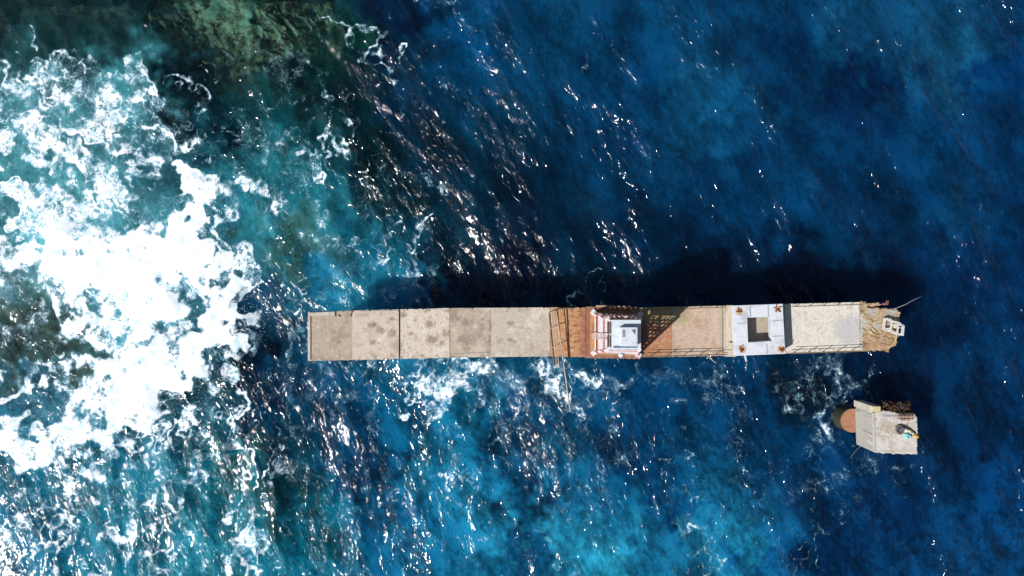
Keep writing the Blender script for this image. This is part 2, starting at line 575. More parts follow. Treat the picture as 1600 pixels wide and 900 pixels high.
# --- waves: two directional seas, blended
def sea(seed, ang, spread, l0, l1, p):
    r = np.random.default_rng(seed)
    ny, nx = GX.shape
    kx = np.fft.fftfreq(nx, STEP)[None, :]
    ky = np.fft.fftfreq(ny, STEP)[:, None]
    k = np.hypot(kx, ky) + 1e-9
    th = np.arctan2(ky, kx) - ang
    a = k ** (-p) * np.exp(-(1 / (k * l1)) ** 4) * np.exp(-(k * l0) ** 2) * (np.abs(np.cos(th)) ** spread + 0.03)
    a[0, 0] = 0
    H = np.fft.fft2(r.standard_normal(GX.shape)) * a
    h = np.fft.ifft2(H).real
    sx = np.fft.ifft2(1j * 2 * np.pi * kx * H).real
    sy = np.fft.ifft2(1j * 2 * np.pi * ky * H).real
    q = 1.0 / math.sqrt((sx * sx + sy * sy).mean())
    dx = np.fft.ifft2(1j * kx / k * H).real
    dy = np.fft.ifft2(1j * ky / k * H).real
    return h * q, dx * q, dy * q


A1, A2 = R(31), R(10)
mixB = sstep(540, 640, PYg) * sstep(1150, 800, PXg)
chop = [a * (1 - mixB) + b * mixB for a, b in zip(sea(11, A1, 5, 0.55, 4.2, 2.4), sea(12, A2, 5, 0.55, 4.2, 2.4))]
swell = [a * (1 - mixB) + b * mixB for a, b in zip(sea(13, A1, 7, 2.5, 15, 2.8), sea(14, A2, 7, 2.5, 15, 2.8))]

wu = fbm_field(GX.shape, STEP, 21, 9, 0.5, 1.7)
wv = fbm_field(GX.shape, STEP, 22, 9, 0.5, 1.7)
gust = fbm_field(GX.shape, STEP, 23, 14, 0.9, 1.5, R(-62), 2.6)
plume_shade = 0.85 * fbm_field(GX.shape, STEP, 24, 10, 0.25, 1.6, R(-62), 1.8) + 0.5 * fbm_field(GX.shape, STEP, 27, 1.6, 0.1, 1.0, R(-62), 1.7)  # turbidity clouds plus crest-aligned streaks that paint in wave shading
fray = fbm_field(GX.shape, STEP, 25, 4, 0.12, 1.25, R(-62), 1.5)
billow = fbm_field(GX.shape, STEP, 28, 9, 1.6, 2.6)
fray2 = fbm_field(GX.shape, STEP, 26, 9, 0.3, 1.5)

U = (PXg + 15 * wu - CX0) / CS
V = (PYg + 15 * wv - CY0) / CS
foam = sample(FO, U, V)
clar = sample(CL, U, V)
chopm = sample(CH, U, V)
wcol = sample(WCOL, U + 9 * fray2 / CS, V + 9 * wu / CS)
thick = foam.copy()
foam = foam * (1 + 0.15 * fray2) + (0.045 + 0.05 * sstep(0.75, 1.0, foam)) * fray * np.clip(foam * 2.5, 0.2, 1)
foam -= 0.45 * sstep(0.5, 2.2, fray2 + 0.5 * plume_shade) * sstep(0.6, 0.9, thick)
foam = np.clip(foam, 0, 1.4)
foam = foam * (0.70 + 0.30 * sstep(0.5, 0.95, foam)) * (1 + 0.06 * sstep(1150, 1300, PXg))
wcol = wcol * np.exp(np.clip((0.28 + 0.12 * sstep(520, 640, PYg)) * plume_shade, -1.1, 0.42) - 0.03)[..., None]
CHA = 0.18 * chopm * np.clip(1 + 0.5 * gust, 0.3, 2.2)
SWA = 0.105 * np.clip(chopm + 0.25, 0.6, 1.5)
edge = np.minimum(np.minimum(GX + 66, 66 - GX), np.minimum(GY + 41, 41 - GY))
edge = sstep(0, 5, edge)
def blur(a, n):
    for ax in (0, 1):
        c = np.cumsum(np.pad(a, [(n + 1, n) if k == ax else (0, 0) for k in (0, 1)], mode='edge'), axis=ax)
        a = (np.take(c, range(2 * n + 1, c.shape[ax]), ax) - np.take(c, range(0, c.shape[ax] - 2 * n - 1), ax)) / (2 * n + 1)
    return a


thick = blur(blur(thick, 9), 9)
burst = sstep(0.55, 1.2, thick)
calm = edge * (1 - 0.85 * sstep(0.3, 0.95, thick))
Zw = (chop[0] * CHA + swell[0] * SWA) * calm
Xw = GX + 0.6 * (chop[1] * CHA + swell[1] * SWA) * calm
Yw = GY + 0.6 * (chop[2] * CHA + swell[2] * SWA) * calm
Zw = Zw + edge * burst * (0.4 + 0.10 * billow)
# crests that break carry a little foam of their own
crest = sstep(1.6, 3.2, (chop[0] / chop[0].std()) * 0.6 + (swell[0] / swell[0].std()) * 0.8 + 0.5 * gust)
foam = np.maximum(foam, 0.30 * crest * sstep(1500, 700, PXg))

# outer rings carry the sheet to the horizon
ext = 1.35 ** np.arange(1, 22) * 0.9
ext = np.cumsum(ext)
NE = len(ext)


def pad1(a, lo, hi):
    return np.concatenate([a[0] - ext[::-1], a, a[-1] + ext])


PX_, PY_ = pad1(XI, 0, 0), pad1(YI, 0, 0)
SXX, SYY = np.meshgrid(PX_, PY_)
pad = lambda a: np.pad(a, ((NE, NE), (NE, NE)) + ((0, 0),) * (a.ndim - 2), mode='edge')
FX, FY, FZ = SXX.copy(), SYY.copy(), np.zeros_like(SXX)
sl = (slice(NE, NE + NY), slice(NE, NE + NX))
FX[sl], FY[sl], FZ[sl] = Xw, Yw, Zw
far = np.hypot(np.maximum(np.abs(SXX) - 66, 0), np.maximum(np.abs(SYY) - 41, 0))
fk = sstep(0, 7, far)
foamP = pad(foam) * (1 - fk)
clarP = pad(clar) * (1 - fk)
colP = pad(wcol) * (1 - fk)[..., None] + alb((8, 50, 100)) * fk[..., None]
chopP = pad(np.clip(1 + 0.42 * gust, 0.3, 2) * chopm) * (1 - fk) + 0.9 * fk
ny, nx = SXX.shape
idx = np.arange(ny * nx).reshape(ny, nx)
quads = np.stack([idx[:-1, :-1], idx[:-1, 1:], idx[1:, 1:], idx[1:, :-1]], -1).reshape(-1, 4)


def water_material():
    m, nt = new_mat('sea_water')
    N = NT(nt)
    out = N.n('ShaderNodeOutputMaterial')
    geo = N.n('ShaderNodeNewGeometry')
    pos = geo.outputs['Position']
    fo = N.attr('foam', 'Fac')
    cl = N.attr('clarity', 'Fac')
    ch = N.attr('chop', 'Fac')
    wc = N.attr('water_colour', 'Color')
    # lace
    w1 = N.noise(pos, 0.33, 4, 0.6, '2D', out=1)
    w2 = N.noise(pos, 1.3, 4, 0.6, '2D', out=1)
    o1 = N.vmath('SCALE', N.vmath('SUBTRACT', w1, (0.5, 0.5, 0.5)), scale=2.6)
    o2 = N.vmath('SCALE', N.vmath('SUBTRACT', w2, (0.5, 0.5, 0.5)), scale=0.7)
    p = N.vmath('ADD', N.vmath('ADD', pos, o1), o2)
    pc = N.mapping(p, (1, 1, 1), (0, 0, R(66)))
    def vor(scale, st):
        o = N.n('ShaderNodeTexVoronoi', feature='DISTANCE_TO_EDGE', voronoi_dimensions='2D')
        N.l(N.mapping(pc, st), o.inputs['Vector'])
        o.inputs['Scale'].default_value = scale
        return o.outputs['Distance']
    v1 = vor(0.46, (0.58, 1, 1))
    v2 = vor(1.2, (0.58, 1, 1))
    def line(v, w):
        return N.math('POWER', N.math('SUBTRACT', 1.0, N.math('DIVIDE', v, w), clamp=True), 1.6)
    l1 = line(v1, 0.10)
    l2 = line(v2, 0.15)
    fine = N.noise(p, 4.2, 8, 0.74, '2D')
    patch = N.noise(pos, 0.22, 3, 0.5, '2D')
    patch2 = N.noise(pos, 0.55, 3, 0.6, '2D')
    def ridge(scale, w, det):
        rn = N.noise(pc, scale, det, 0.55, '2D', 0.3)
        return N.math('POWER', N.math('SUBTRACT', 1.0, N.math('DIVIDE', N.math('ABSOLUTE', N.math('SUBTRACT', rn, 0.5)), w), clamp=True), 1.3)
    parts = [N.math('MULTIPLY', l1, N.smooth(patch2, 0.38, 0.58, 0.25, 0.95)), N.math('MULTIPLY', l2, N.smooth(patch, 0.35, 0.6, 0.4, 0.9)),
             N.math('MULTIPLY', ridge(0.7, 0.026, 4), 0.8), N.math('MULTIPLY', ridge(1.9, 0.045, 3), 0.72), N.math('MULTIPLY', ridge(4.2, 0.07, 2), 0.55)]
    lace = parts[0]
    for q in parts[1:]:
        lace = N.math('MAXIMUM', lace, q)
    val = N.math('MULTIPLY', fo, 2.2)
    val = N.math('ADD', val, N.math('MULTIPLY', lace, 0.9))
    val = N.math('ADD', val, N.math('MULTIPLY', N.math('SUBTRACT', fine, 0.5), 1.5))
    a = N.smooth(val, 1.12, 2.1)
    thin = N.smooth(val, 0.5, 2.1, 0, 0.55)                   # milky water round the foam
    alpha = N.math('MAXIMUM', a, N.math('MULTIPLY', thin, N.smooth(fo, 0.22, 0.6)))
    # ripples
    rp = N.mapping(N.mapping(pos, (1, 1, 1), (0, 0, R(66))), (0.5, 1.0, 1))
    r1 = N.noise(rp, 1.9, 2, 0.5, '2D', 0.5)
    r2 = N.noise(rp, 8.0, 2, 0.5, '2D', 0.3)
    h = N.math('ADD', N.math('MULTIPLY', r1, 0.185), N.math('MULTIPLY', r2, 0.010))
    h = N.math('MULTIPLY', h, ch)
    bp = N.n('ShaderNodeBump')
    bp.inputs['Strength'].default_value = 1.0
    bp.inputs['Distance'].default_value = 1.0
    N.l(h, bp.inputs['Height'])
    nrm = bp.outputs[0]
    # clear deep water: scattered light from below plus the mirror of the surface
    b = N.n('ShaderNodeBsdfPrincipled')
    N.l(wc, b.inputs['Base Color'])
    b.inputs['Roughness'].default_value = 0.065
    b.inputs['IOR'].default_value = 1.333
    b.subsurface_method = 'BURLEY'
    b.inputs['Subsurface Weight'].default_value = 0.82
    b.inputs['Subsurface Radius'].default_value = (3.0, 4.5, 5.5)
    b.inputs['Subsurface Scale'].default_value = 1.0
    N.l(nrm, b.inputs['Normal'])
    # shallow clear water
    tr = N.n('ShaderNodeBsdfTransparent')
    tr.inputs[0].default_value = (0.8, 0.91, 0.87, 1)
    gl = N.n('ShaderNodeBsdfGlossy')
    gl.inputs['Roughness'].default_value = 0.065
    N.l(nrm, gl.inputs['Normal'])
    fr = N.n('ShaderNodeFresnel')
    fr.inputs[0].default_value = 1.333
    N.l(nrm, fr.inputs['Normal'])
    ms = N.n('ShaderNodeMixShader')
    N.l(fr.outputs[0], ms.inputs[0]); N.l(tr.outputs[0], ms.inputs[1]); N.l(gl.outputs[0], ms.inputs[2])
    m1 = N.n('ShaderNodeMixShader')
    N.l(cl, m1.inputs[0]); N.l(b.outputs[0], m1.inputs[1]); N.l(ms.outputs[0], m1.inputs[2])
    # foam
    fb = N.n('ShaderNodeBsdfPrincipled')
    veil = N.math('MULTIPLY', N.smooth(N.noise(p, 0.9, 6, 0.66, '2D'), 0.50, 0.64), N.smooth(fo, 0.95, 1.3, 1.0, 0.35))
    thick_c = N.mix(veil, (0.82, 0.85, 0.87), (0.50, 0.68, 0.76))      # thinner froth lets the water through
    N.l(N.mix(N.smooth(alpha, 0.25, 0.9), (0.30, 0.56, 0.68), thick_c), fb.inputs['Base Color'])
    fb.inputs['Roughness'].default_value = 0.75
    bf = N.n('ShaderNodeBump')
    bf.inputs['Strength'].default_value = 0.25
    bf.inputs['Distance'].default_value = 0.035
    N.l(fine, bf.inputs['Height'])
    N.l(bf.outputs[0], fb.inputs['Normal'])
    m2 = N.n('ShaderNodeMixShader')
    N.l(alpha, m2.inputs[0]); N.l(m1.outputs[0], m2.inputs[1]); N.l(fb.outputs[0], m2.inputs[2])
    N.l(m2.outputs[0], out.inputs[0])
    return m


water = grid_object('water', np.stack([FX, FY, FZ], -1).reshape(-1, 3), quads, water_material())
set_attr(water.data, 'foam', 'FLOAT', foamP)
set_attr(water.data, 'clarity', 'FLOAT', clarP)
set_attr(water.data, 'chop', 'FLOAT', chopP)
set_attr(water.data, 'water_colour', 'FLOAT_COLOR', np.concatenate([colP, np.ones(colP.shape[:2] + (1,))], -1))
tag(water, 'dark blue choppy sea with white foam where the swell breaks', kind='structure')

# --- the sea bed with its reefs
SB = 0.25
bx, by = np.arange(-75, 75.01, SB), np.arange(-50, 50.01, SB)
BX, BY = np.meshgrid(bx, by)
bu = (BX / KW + 800 - CX0) / CS
bv = (450 - BY / KW - CY0) / CS
cl = sample(CL, bu, bv)
b1 = fbm_field(BX.shape, SB, 31, 5, 0.3, 1.3)
b2 = fbm_field(BX.shape, SB, 32, 12, 0.5, 1.6)
BZ = -11 + sstep(0.05, 0.5, cl) * 9.0 + 0.16 * b1 * sstep(0.02, 0.3, cl) + 0.3 * b2
BZ = np.minimum(BZ, -1.0 + 0.06 * b1)
ey, ex = BX.shape
bi = np.arange(ey * ex).reshape(ey, ex)
bq = np.stack([bi[:-1, :-1], bi[:-1, 1:], bi[1:, 1:], bi[1:, :-1]], -1).reshape(-1, 4)


def reef_material():
    m, nt = new_mat('reef_rock')
    N = NT(nt)
    out = N.n('ShaderNodeOutputMaterial')
    b = N.n('ShaderNodeBsdfPrincipled')
    N.l(b.outputs[0], out.inputs[0])
    b.inputs['Roughness'].default_value = 0.9
    pos = N.n('ShaderNodeNewGeometry').outputs['Position']
    f = N.noise(pos, 0.9, 8, 0.76, out=0)
    g = N.noise(pos, 3.4, 6, 0.74, out=0)
    h = N.noise(pos, 0.3, 3, 0.6, out=0)
    c = N.mix(N.smooth(f, 0.42, 0.6), (0.012, 0.02, 0.018), (0.12, 0.22, 0.15))
    c = N.mix(N.smooth(g, 0.52, 0.72), c, (0.34, 0.40, 0.25))
    c = N.mix(N.smooth(h, 0.52, 0.66, 0, 0.75), c, (0.08, 0.24, 0.19))
    c = N.mix(N.smooth(g, 0.3, 0.44, 0.9, 0), c, (0.008, 0.012, 0.014))
    N.l(c, b.inputs['Base Color'])
    return m


seabed = grid_object('seabed', np.stack([BX, BY, BZ], -1).reshape(-1, 3), bq, reef_material())
tag(seabed, 'rocky reef under shallow water, green with weed', kind='structure')

# --- spray thrown off the breaking wave
def spray():
    r = np.random.default_rng(41)
    mb_v, mb_f = [], []
    lines = [([(300, 300), (345, 380), (385, 460), (392, 510), (345, 580)], 16, 900), ([(330, 580), (240, 660), (60, 715)], 16, 500),
             ([(290, 285), (415, 300)], 14, 200), ([(200, 400), (300, 480)], 70, 300)]
    tet = np.array([(1, 1, 1), (-1, -1, 1), (-1, 1, -1), (1, -1, -1)], float) / 1.7
    for pts, w, n in lines:
        pts = np.array(pts, float)
        for _ in range(n):
            t = r.uniform(0, len(pts) - 1.001)
            i = int(t)
            p = pts[i] + (pts[i + 1] - pts[i]) * (t - i) + r.normal(0, w, 2)
            z = 0.25 + abs(r.normal(0, 0.7))
            c = np.array(W(p[0], p[1], z))
            s = r.uniform(0.015, 0.05)
            q = r.permutation(3)
            k = len(mb_v)
            mb_v.extend(c + s * tet[:, q])
            mb_f.extend([(k, k + 1, k + 2), (k, k + 2, k + 3), (k, k + 3, k + 1), (k + 1, k + 3, k + 2)])
    me = bpy.data.meshes.new('sea_spray')
    me.from_pydata([tuple(v) for v in mb_v], [], mb_f)
    me.materials.append(solid('spray_drops', (0.8, 0.84, 0.87), 0.5))
    o = bpy.data.objects.new('sea_spray', me)
    col.objects.link(o)
    tag(o, 'white spray drops thrown up by the breaking wave', 'spray', kind='stuff')


spray()

# ------------------------------------------------------------------ deck stain map
DS = 1.0
dx0, dy0 = 470.0, 460.0
DPX, DPY = np.meshgrid(np.arange(dx0, 1425, DS), np.arange(dy0, 580, DS))
dn = [fbm_field(DPX.shape, 1.0, 50 + i, l, m_, bt) for i, (l, m_, bt) in enumerate([(60, 2, 1.5), (20, 1.2, 1.2), (120, 6, 1.8), (9, 1.0, 0.8)])]
streak = fbm_field(DPX.shape, 1.0, 61, 18, 1.0, 1.4, 0.15, 1.35)
panel_tone = [(470, 550, (186, 170, 152)), (550, 624, (222, 208, 192)), (624, 703, (232, 220, 205)), (703, 766, (190, 175, 158)),
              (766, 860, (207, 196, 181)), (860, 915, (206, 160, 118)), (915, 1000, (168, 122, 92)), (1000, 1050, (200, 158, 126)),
              (1050, 1130, (212, 190, 170)), (1130, 1148, (220, 206, 184)), (1148, 1226, (186, 176, 158)), (1226, 1425, (236, 230, 218))]
DC = np.zeros(DPX.shape + (3,))
for a, b, c in panel_tone:
    c = np.array(c, float)
    if a < 860: c = c * 0.72 + 0.28 * np.array((208, 194, 178))
    DC[(DPX >= a) & (DPX < b)] = s2l(c)


def blend(mask, c, k=1.0):
    global DC
    mk = np.clip(mask, 0, 1)[..., None] * k
    DC = DC * (1 - mk) + s2l(c) * mk


def spot(x, y, rx, ry, c, k=1.0, rough=0.35):
    d = np.hypot((DPX - x) / rx, (DPY - y) / ry) + rough * dn[1] * 0.6 + rough * dn[3] * 0.4
    blend(1 - sstep(0.75, 1.1, d), c, k)


inx = lambda a, b, s=3: sstep(a - s, a + s, DPX) * (1 - sstep(b - s, b + s, DPX))
blend(sstep(0.2, 1.6, dn[0]) * inx(470, 550, 2), (170, 152, 134), 0.8)
blend(sstep(0.3, 1.5, dn[2]) * inx(545, 585, 12), (184, 168, 152), 0.9)
blend(sstep(0.9, 1.6, dn[1]) * inx(580, 703, 12), (168, 150, 134), 0.75)
blend(sstep(1.9, 2.4, dn[3]) * sstep(0.0, 1.0, dn[2]) * inx(570, 703, 10), (120, 104, 92), 0.8)
blend(sstep(0.1, 1.4, dn[0]) * inx(703, 768, 1), (158, 143, 128), 0.9)
blend(sstep(0.6, 1.6, -dn[0]) * inx(703, 768, 1), (216, 198, 178), 0.8)
blend(sstep(0.5, 1.8, dn[0]) * inx(768, 860, 2), (184, 172, 157), 0.7)
for x, y, rx, ry in [(583, 508, 8, 5), (595, 517, 7, 6), (614, 520, 6, 6), (583, 535, 7, 4), (612, 498, 6, 3), (630, 492, 6, 5),
                     (671, 506, 7, 6), (674, 531, 9, 7), (648, 500, 3, 3), (642, 521, 4, 3), (697, 520, 6, 8), (690, 535, 4, 4),
                     (585, 488, 2, 2), (614, 487, 2, 2), (668, 485, 4, 2), (660, 556, 3, 2), (587, 557, 3, 2), (531, 555, 2, 3),
                     (798, 505, 6, 4), (798, 531, 5, 3), (700, 486, 3, 2)]:
    spot(x, y, rx, ry, (158, 142, 126), 0.9)
spot(585, 507, 3, 3, (160, 110, 96), 0.7)
spot(528, 535, 3, 4, (150, 112, 96), 0.7)
spot(806, 534, 4, 1.5, (70, 60, 55), 0.9)
for x in (815, 828, 839):
    spot(x, 512, 3.2, 2.2, (172, 150, 136), 0.8)
blend(sstep(0.7, 2.0, dn[2]) * inx(552, 862, 3), (238, 228, 214), 0.6)
blend(sstep(0.8, 2.0, -dn[2]) * inx(552, 862, 3), (168, 152, 138), 0.55)
lnc = np.abs(dn[0] + 0.15 * dn[3] + 0.2)
blend((1 - sstep(0.015, 0.05, lnc)) * sstep(0.2, 0.9, dn[2]) * inx(481, 1335, 3), (120, 104, 90), 0.55)
blend(sstep(1.7, 2.4, dn[1] + 0.5 * dn[3]) * inx(481, 1335, 3), (142, 124, 106), 0.6)
blend(sstep(1.9, 2.6, -dn[1] - 0.3 * dn[3]) * inx(481, 900, 3), (244, 238, 228), 0.7)
# rust running off the tower foot
rust = inx(868, 917, 6) * sstep(-0.6, 1.3, streak + 0.03 * (DPX - 895))
blend(rust, (176, 104, 52), 0.85)
blend(sstep(0.5, 1.8, streak) * inx(890, 920, 8), (122, 66, 44), 0.8)
blend(inx(905, 917, 5), (150, 100, 84), 0.55)
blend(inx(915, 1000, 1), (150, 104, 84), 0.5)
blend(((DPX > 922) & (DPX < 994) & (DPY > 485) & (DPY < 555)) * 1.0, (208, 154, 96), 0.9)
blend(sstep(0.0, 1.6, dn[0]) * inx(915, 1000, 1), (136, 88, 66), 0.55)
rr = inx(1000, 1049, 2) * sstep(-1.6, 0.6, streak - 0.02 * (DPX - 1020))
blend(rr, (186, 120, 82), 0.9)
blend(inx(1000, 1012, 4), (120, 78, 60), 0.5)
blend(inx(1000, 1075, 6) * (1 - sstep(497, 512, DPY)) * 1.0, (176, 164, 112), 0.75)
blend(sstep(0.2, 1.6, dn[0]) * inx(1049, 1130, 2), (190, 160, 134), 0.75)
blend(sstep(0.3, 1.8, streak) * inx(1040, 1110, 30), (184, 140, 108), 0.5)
blend(inx(1124, 1131, 1), (186, 172, 152), 0.7)
spot(1104, 530, 4.5, 4, (190, 170, 148), 0.9)
# grey wear on the outer panel
blend(sstep(0.0, 1.4, dn[1] + 0.5 * dn[0]) * inx(1240, 1310, 16) * sstep(482, 492, DPY) * (1 - sstep(520, 540, DPY)), (204, 198, 188), 0.85)
gp = np.hypot((DPX - 1330) / 26, (DPY - 515) / 24) + 0.16 * dn[1]
blend(1 - sstep(0.85, 1.1, gp), (206, 204, 202), 0.95)
spot(1329, 481, 3, 3, (196, 192, 186), 0.9)
blend((1 - sstep(3, 8, np.minimum(DPY - (487 - (DPX - 481) * 0.017), 564 - (DPX - 481) * 0.018 - DPY))) * sstep(-0.2, 1.5, dn[1]), (170, 152, 132), 0.5)
# broken tip: earth browns
tipm = sstep(1341, 1347, DPX + 4 * (DPY > 490) * -1)
blend(tipm, (196, 172, 138), 1.0)
blend(tipm * sstep(-0.2, 1.2, dn[0]), (174, 140, 100), 0.8)
blend(tipm * sstep(0.5, 1.6, dn[1]), (214, 200, 176), 0.7)
blend(tipm * sstep(520, 545, DPY) * sstep(-0.8, 0.8, dn[2]), (178, 122, 78), 0.6)
for x, y, rx, ry in [(1368, 510, 5, 7), (1352, 505, 6, 8), (1395, 490, 9, 8), (1363, 488, 9, 6)]:
    spot(x, y, rx, ry, (196, 192, 182), 0.85)
crk = np.abs(dn[0] + 0.4 * dn[1])
blend(tipm * (1 - sstep(0.02, 0.08, crk)) * sstep(0.0, 0.8, dn[2]), (100, 76, 54), 0.7)
DC = np.minimum(DC * np.array([1.03, 0.992, 0.95]) / E_FLAT, 0.8)


def deck_colour(px, py):
    return sample(DC, (px - dx0) / DS, (py - dy0) / DS)


CONC = concrete_attr_mat()


def deck_slab(name, quad, ztop, thick, parent, res=0.1, jitter=0.010, zfun=None, label=None):
    """slab with a gridded top; quad = px corners nw, ne, se, sw"""
    nw, ne, se, sw = [np.array(q, float) for q in quad]
    nu = max(2, int(np.linalg.norm(ne - nw) / 16 / res))
    nv = max(2, int(np.linalg.norm(sw - nw) / 16 / res))
    u, v = np.meshgrid(np.linspace(0, 1, nu + 1), np.linspace(0, 1, nv + 1))
    P = (nw * ((1 - u) * (1 - v))[..., None] + ne * (u * (1 - v))[..., None] + se * (u * v)[..., None] + sw * ((1 - u) * v)[..., None])
    r = np.random.default_rng(int(nw[0] * 7))
    j = r.normal(0, jitter * 16, P.shape)
    inner = np.ones(u.shape)
    chip = (r.random(P.shape[:2]) > 0.93) * r.uniform(0.6, 2.6, P.shape[:2])
    P[..., 1] += np.where((v == 0) | (v == 1), j[..., 1], 0) + np.where(v == 0, chip, 0) - np.where(v == 1, chip, 0)
    X, Y = (P[..., 0] - 800) / 16, (450 - P[..., 1]) / 16
    Z = DECK + ztop + r.normal(0, 0.004, X.shape)
    if zfun is not None: Z = Z + zfun(P[..., 0], P[..., 1])
    top = np.stack([X, Y, Z], -1).reshape(-1, 3)
    n = len(top)
    bot = top.copy(); bot[:, 2] = DECK + ztop - thick
    ii = np.arange(n).reshape(X.shape)
    q = np.stack([ii[1:, :-1], ii[1:, 1:], ii[:-1, 1:], ii[:-1, :-1]], -1).reshape(-1, 4)
    ring = np.concatenate([ii[0, :-1], ii[:-1, -1], ii[-1, :0:-1], ii[:0:-1, 0]])
    nx_ = np.roll(ring, -1)
    side = np.stack([ring, nx_, nx_ + n, ring + n], -1)
    qb = q[:, ::-1] + n
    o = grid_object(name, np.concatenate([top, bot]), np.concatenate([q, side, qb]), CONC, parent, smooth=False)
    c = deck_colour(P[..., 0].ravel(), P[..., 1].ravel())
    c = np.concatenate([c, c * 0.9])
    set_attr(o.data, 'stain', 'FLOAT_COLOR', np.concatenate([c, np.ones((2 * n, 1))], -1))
    if label: o['label'] = label
    return o


def ledge_y(x):      # north and south edges of the walkway in px
    return np.interp(x, [481, 550, 705, 860, 915, 1000, 1135, 1226, 1345], [487.5, 485.3, 481.3, 480.3, 480.5, 480.5, 477.6, 475, 472])


def redge_y(x):
    return np.interp(x, [481, 630, 705, 860, 925, 1000, 1135, 1226, 1345, 1400], [564, 560.8, 558.8, 557, 558.5, 558.5, 556, 552.5, 548.3, 547])


pier = empty('pier', D(900, 520, -DECK))
tag(pier, 'long narrow weathered concrete pier crossing the dark sea, crumbling at its right end', 'pier')

dark_conc = solid('old_concrete', alb((128, 116, 102)), 0.9, c2=alb((90, 80, 70)), nscale=1.5, bump=0.4)
pale_conc = solid('pale_concrete', alb((214, 204, 188)), 0.9, c2=alb((186, 172, 150)), nscale=2.0, bump=0.4)
wet_conc = solid('wet_weedy_concrete', (0.06, 0.06, 0.045), 0.5, c2=(0.03, 0.035, 0.02), nscale=1.2, bump=0.5)

panels = [(481, 549.6, 0.0, None), (550.2, 623.2, 0.03, None), (625.6, 702.7, 0.02, None), (703.3, 765.6, -0.01, 'brown stained deck panel'),
          (766.2, 859.6, 0.02, None), (860.1, 914.7, 0.0, 'rust streaked deck panel beside the tower'),
          (1000.6, 1049, 0.0, 'rusty shadowed deck panel beside the tower'), (1049.4, 1129, 0.01, None),
          (1148.5, 1225.6, 0.0, None), (1226.0, 1343, 0.03, 'whitest deck panel, grey patch at its outer end')]
for a, b, z, lb in panels:
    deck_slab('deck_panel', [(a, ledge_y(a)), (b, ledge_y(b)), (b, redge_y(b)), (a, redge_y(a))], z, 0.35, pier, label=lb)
# foot of the tower: slightly wider
deck_slab('tower_plinth', [(915.2, 479), (1000.1, 480), (1000.1, 561), (915.2, 559.5)], 0.06, 0.6, pier, label='rust brown plinth under the tower')
# raised cross beam with a lip before the pale slab
deck_slab('cross_beam', [(1131.5, 477.2), (1147.8, 476.6), (1147.8, 557), (1131.5, 556.6)], 0.32, 0.7, pier, jitter=0.006)
# kerbs at the landward end
MB().prism([D(483, 488.5)[:2], D(524, 486.6)[:2], D(524, 492.3)[:2], D(483, 493.5)[:2]], DECK + 0.002, DECK + 0.14).build('kerb', pale_conc, pier, bevel=0.02)
MB().prism([D(481.5, 494)[:2], D(485.5, 494)[:2], D(485.5, 562)[:2], D(481.5, 562.5)[:2]], DECK + 0.002, DECK + 0.10).build('kerb', pale_conc, pier, bevel=0.02)
MB().prism([D(562, 486.3)[:2], D(622, 484.6)[:2], D(622, 487.5)[:2], D(562, 489.3)[:2]], DECK + 0.02, DECK + 0.09).build('kerb', pale_conc, pier, bevel=0.02)
MB().prism([D(706, 553)[:2], D(763, 551)[:2], D(763, 552.4)[:2], D(706, 554.4)[:2]], DECK - 0.02, DECK + 0.06).build('kerb', pale_conc, pier)
# girder below the panels, and what carries it
g = MB()
xs = list(np.linspace(483, 1338, 20))
tp = [D(x, ledge_y(x) + 2.5, 0)[:2] for x in xs] + [D(x, redge_y(x) - 2.5, 0)[:2] for x in xs[::-1]]
g.prism(tp, DECK - 1.3, DECK - 0.12)
g.build('girder', dark_conc, pier)
MB().box(*[D(918, 0)[0], D(997, 0)[0]], D(0, 557)[1], D(0, 484)[1], -11.2, DECK - 1.3).build('caisson', wet_conc, pier, bevel=0.15)
for x in (520, 624, 703, 800, 1090, 1140, 1280):
    for y in (497, 543):
        b = D(x, y)
        MB().tube((b.x, b.y, -11.2), (b.x, b.y, DECK - 1.3), 0.42, 0.42, 16).build('pile', wet_conc, pier, smooth=False)
# black plate on the cross beam paints the shade of a triangular hole
nz = MB()
nz.prism([D(1136, 534.5)[:2], D(1145, 531)[:2], D(1145, 535)[:2]], DECK + 0.325, DECK + 0.35)
nz.build('hole_shade_plate', solid('hole_shade', (0.02, 0.02, 0.018), 0.9), pier)
# edge strips along the lip
for x in (1130.2, 1147.9):
    MB().bar(D(x, 478.5, 0.2), D(x + 0.6, 556, 0.2), 0.09, 0.28).build('edge_strip', pale_conc, pier)
# crack lines on the landward panel: shards of rebar
rst = solid('rusty_steel', alb((110, 66, 42)), 0.8, c2=alb((60, 38, 28)), nscale=6)
cr = MB().bar(D(552, 484.5, 0.05), D(547.5, 494, 0.05), 0.09, 0.05)
cr.build('exposed_bar', rst, pier)
MB().bar(D(522, 490, 0.06), D(525, 494, 0.03), 0.1, 0.06).build('exposed_bar', rst, pier)
MB().bar(D(529, 492, 0.05), D(532, 495, 0.03), 0.1, 0.06).build('exposed_bar', rst, pier)

# --- broken tip
def inside(poly, x, y):
    r = np.zeros(x.shape, bool)
    n = len(poly)
    for i in range(n):
        x0, y0 = poly[i]; x1, y1 = poly[(i + 1) % n]
        c = ((y0 > y) != (y1 > y)) & (x < (x1 - x0) * (y - y0) / (y1 - y0 + 1e-12) + x0)
        r ^= c
    return r


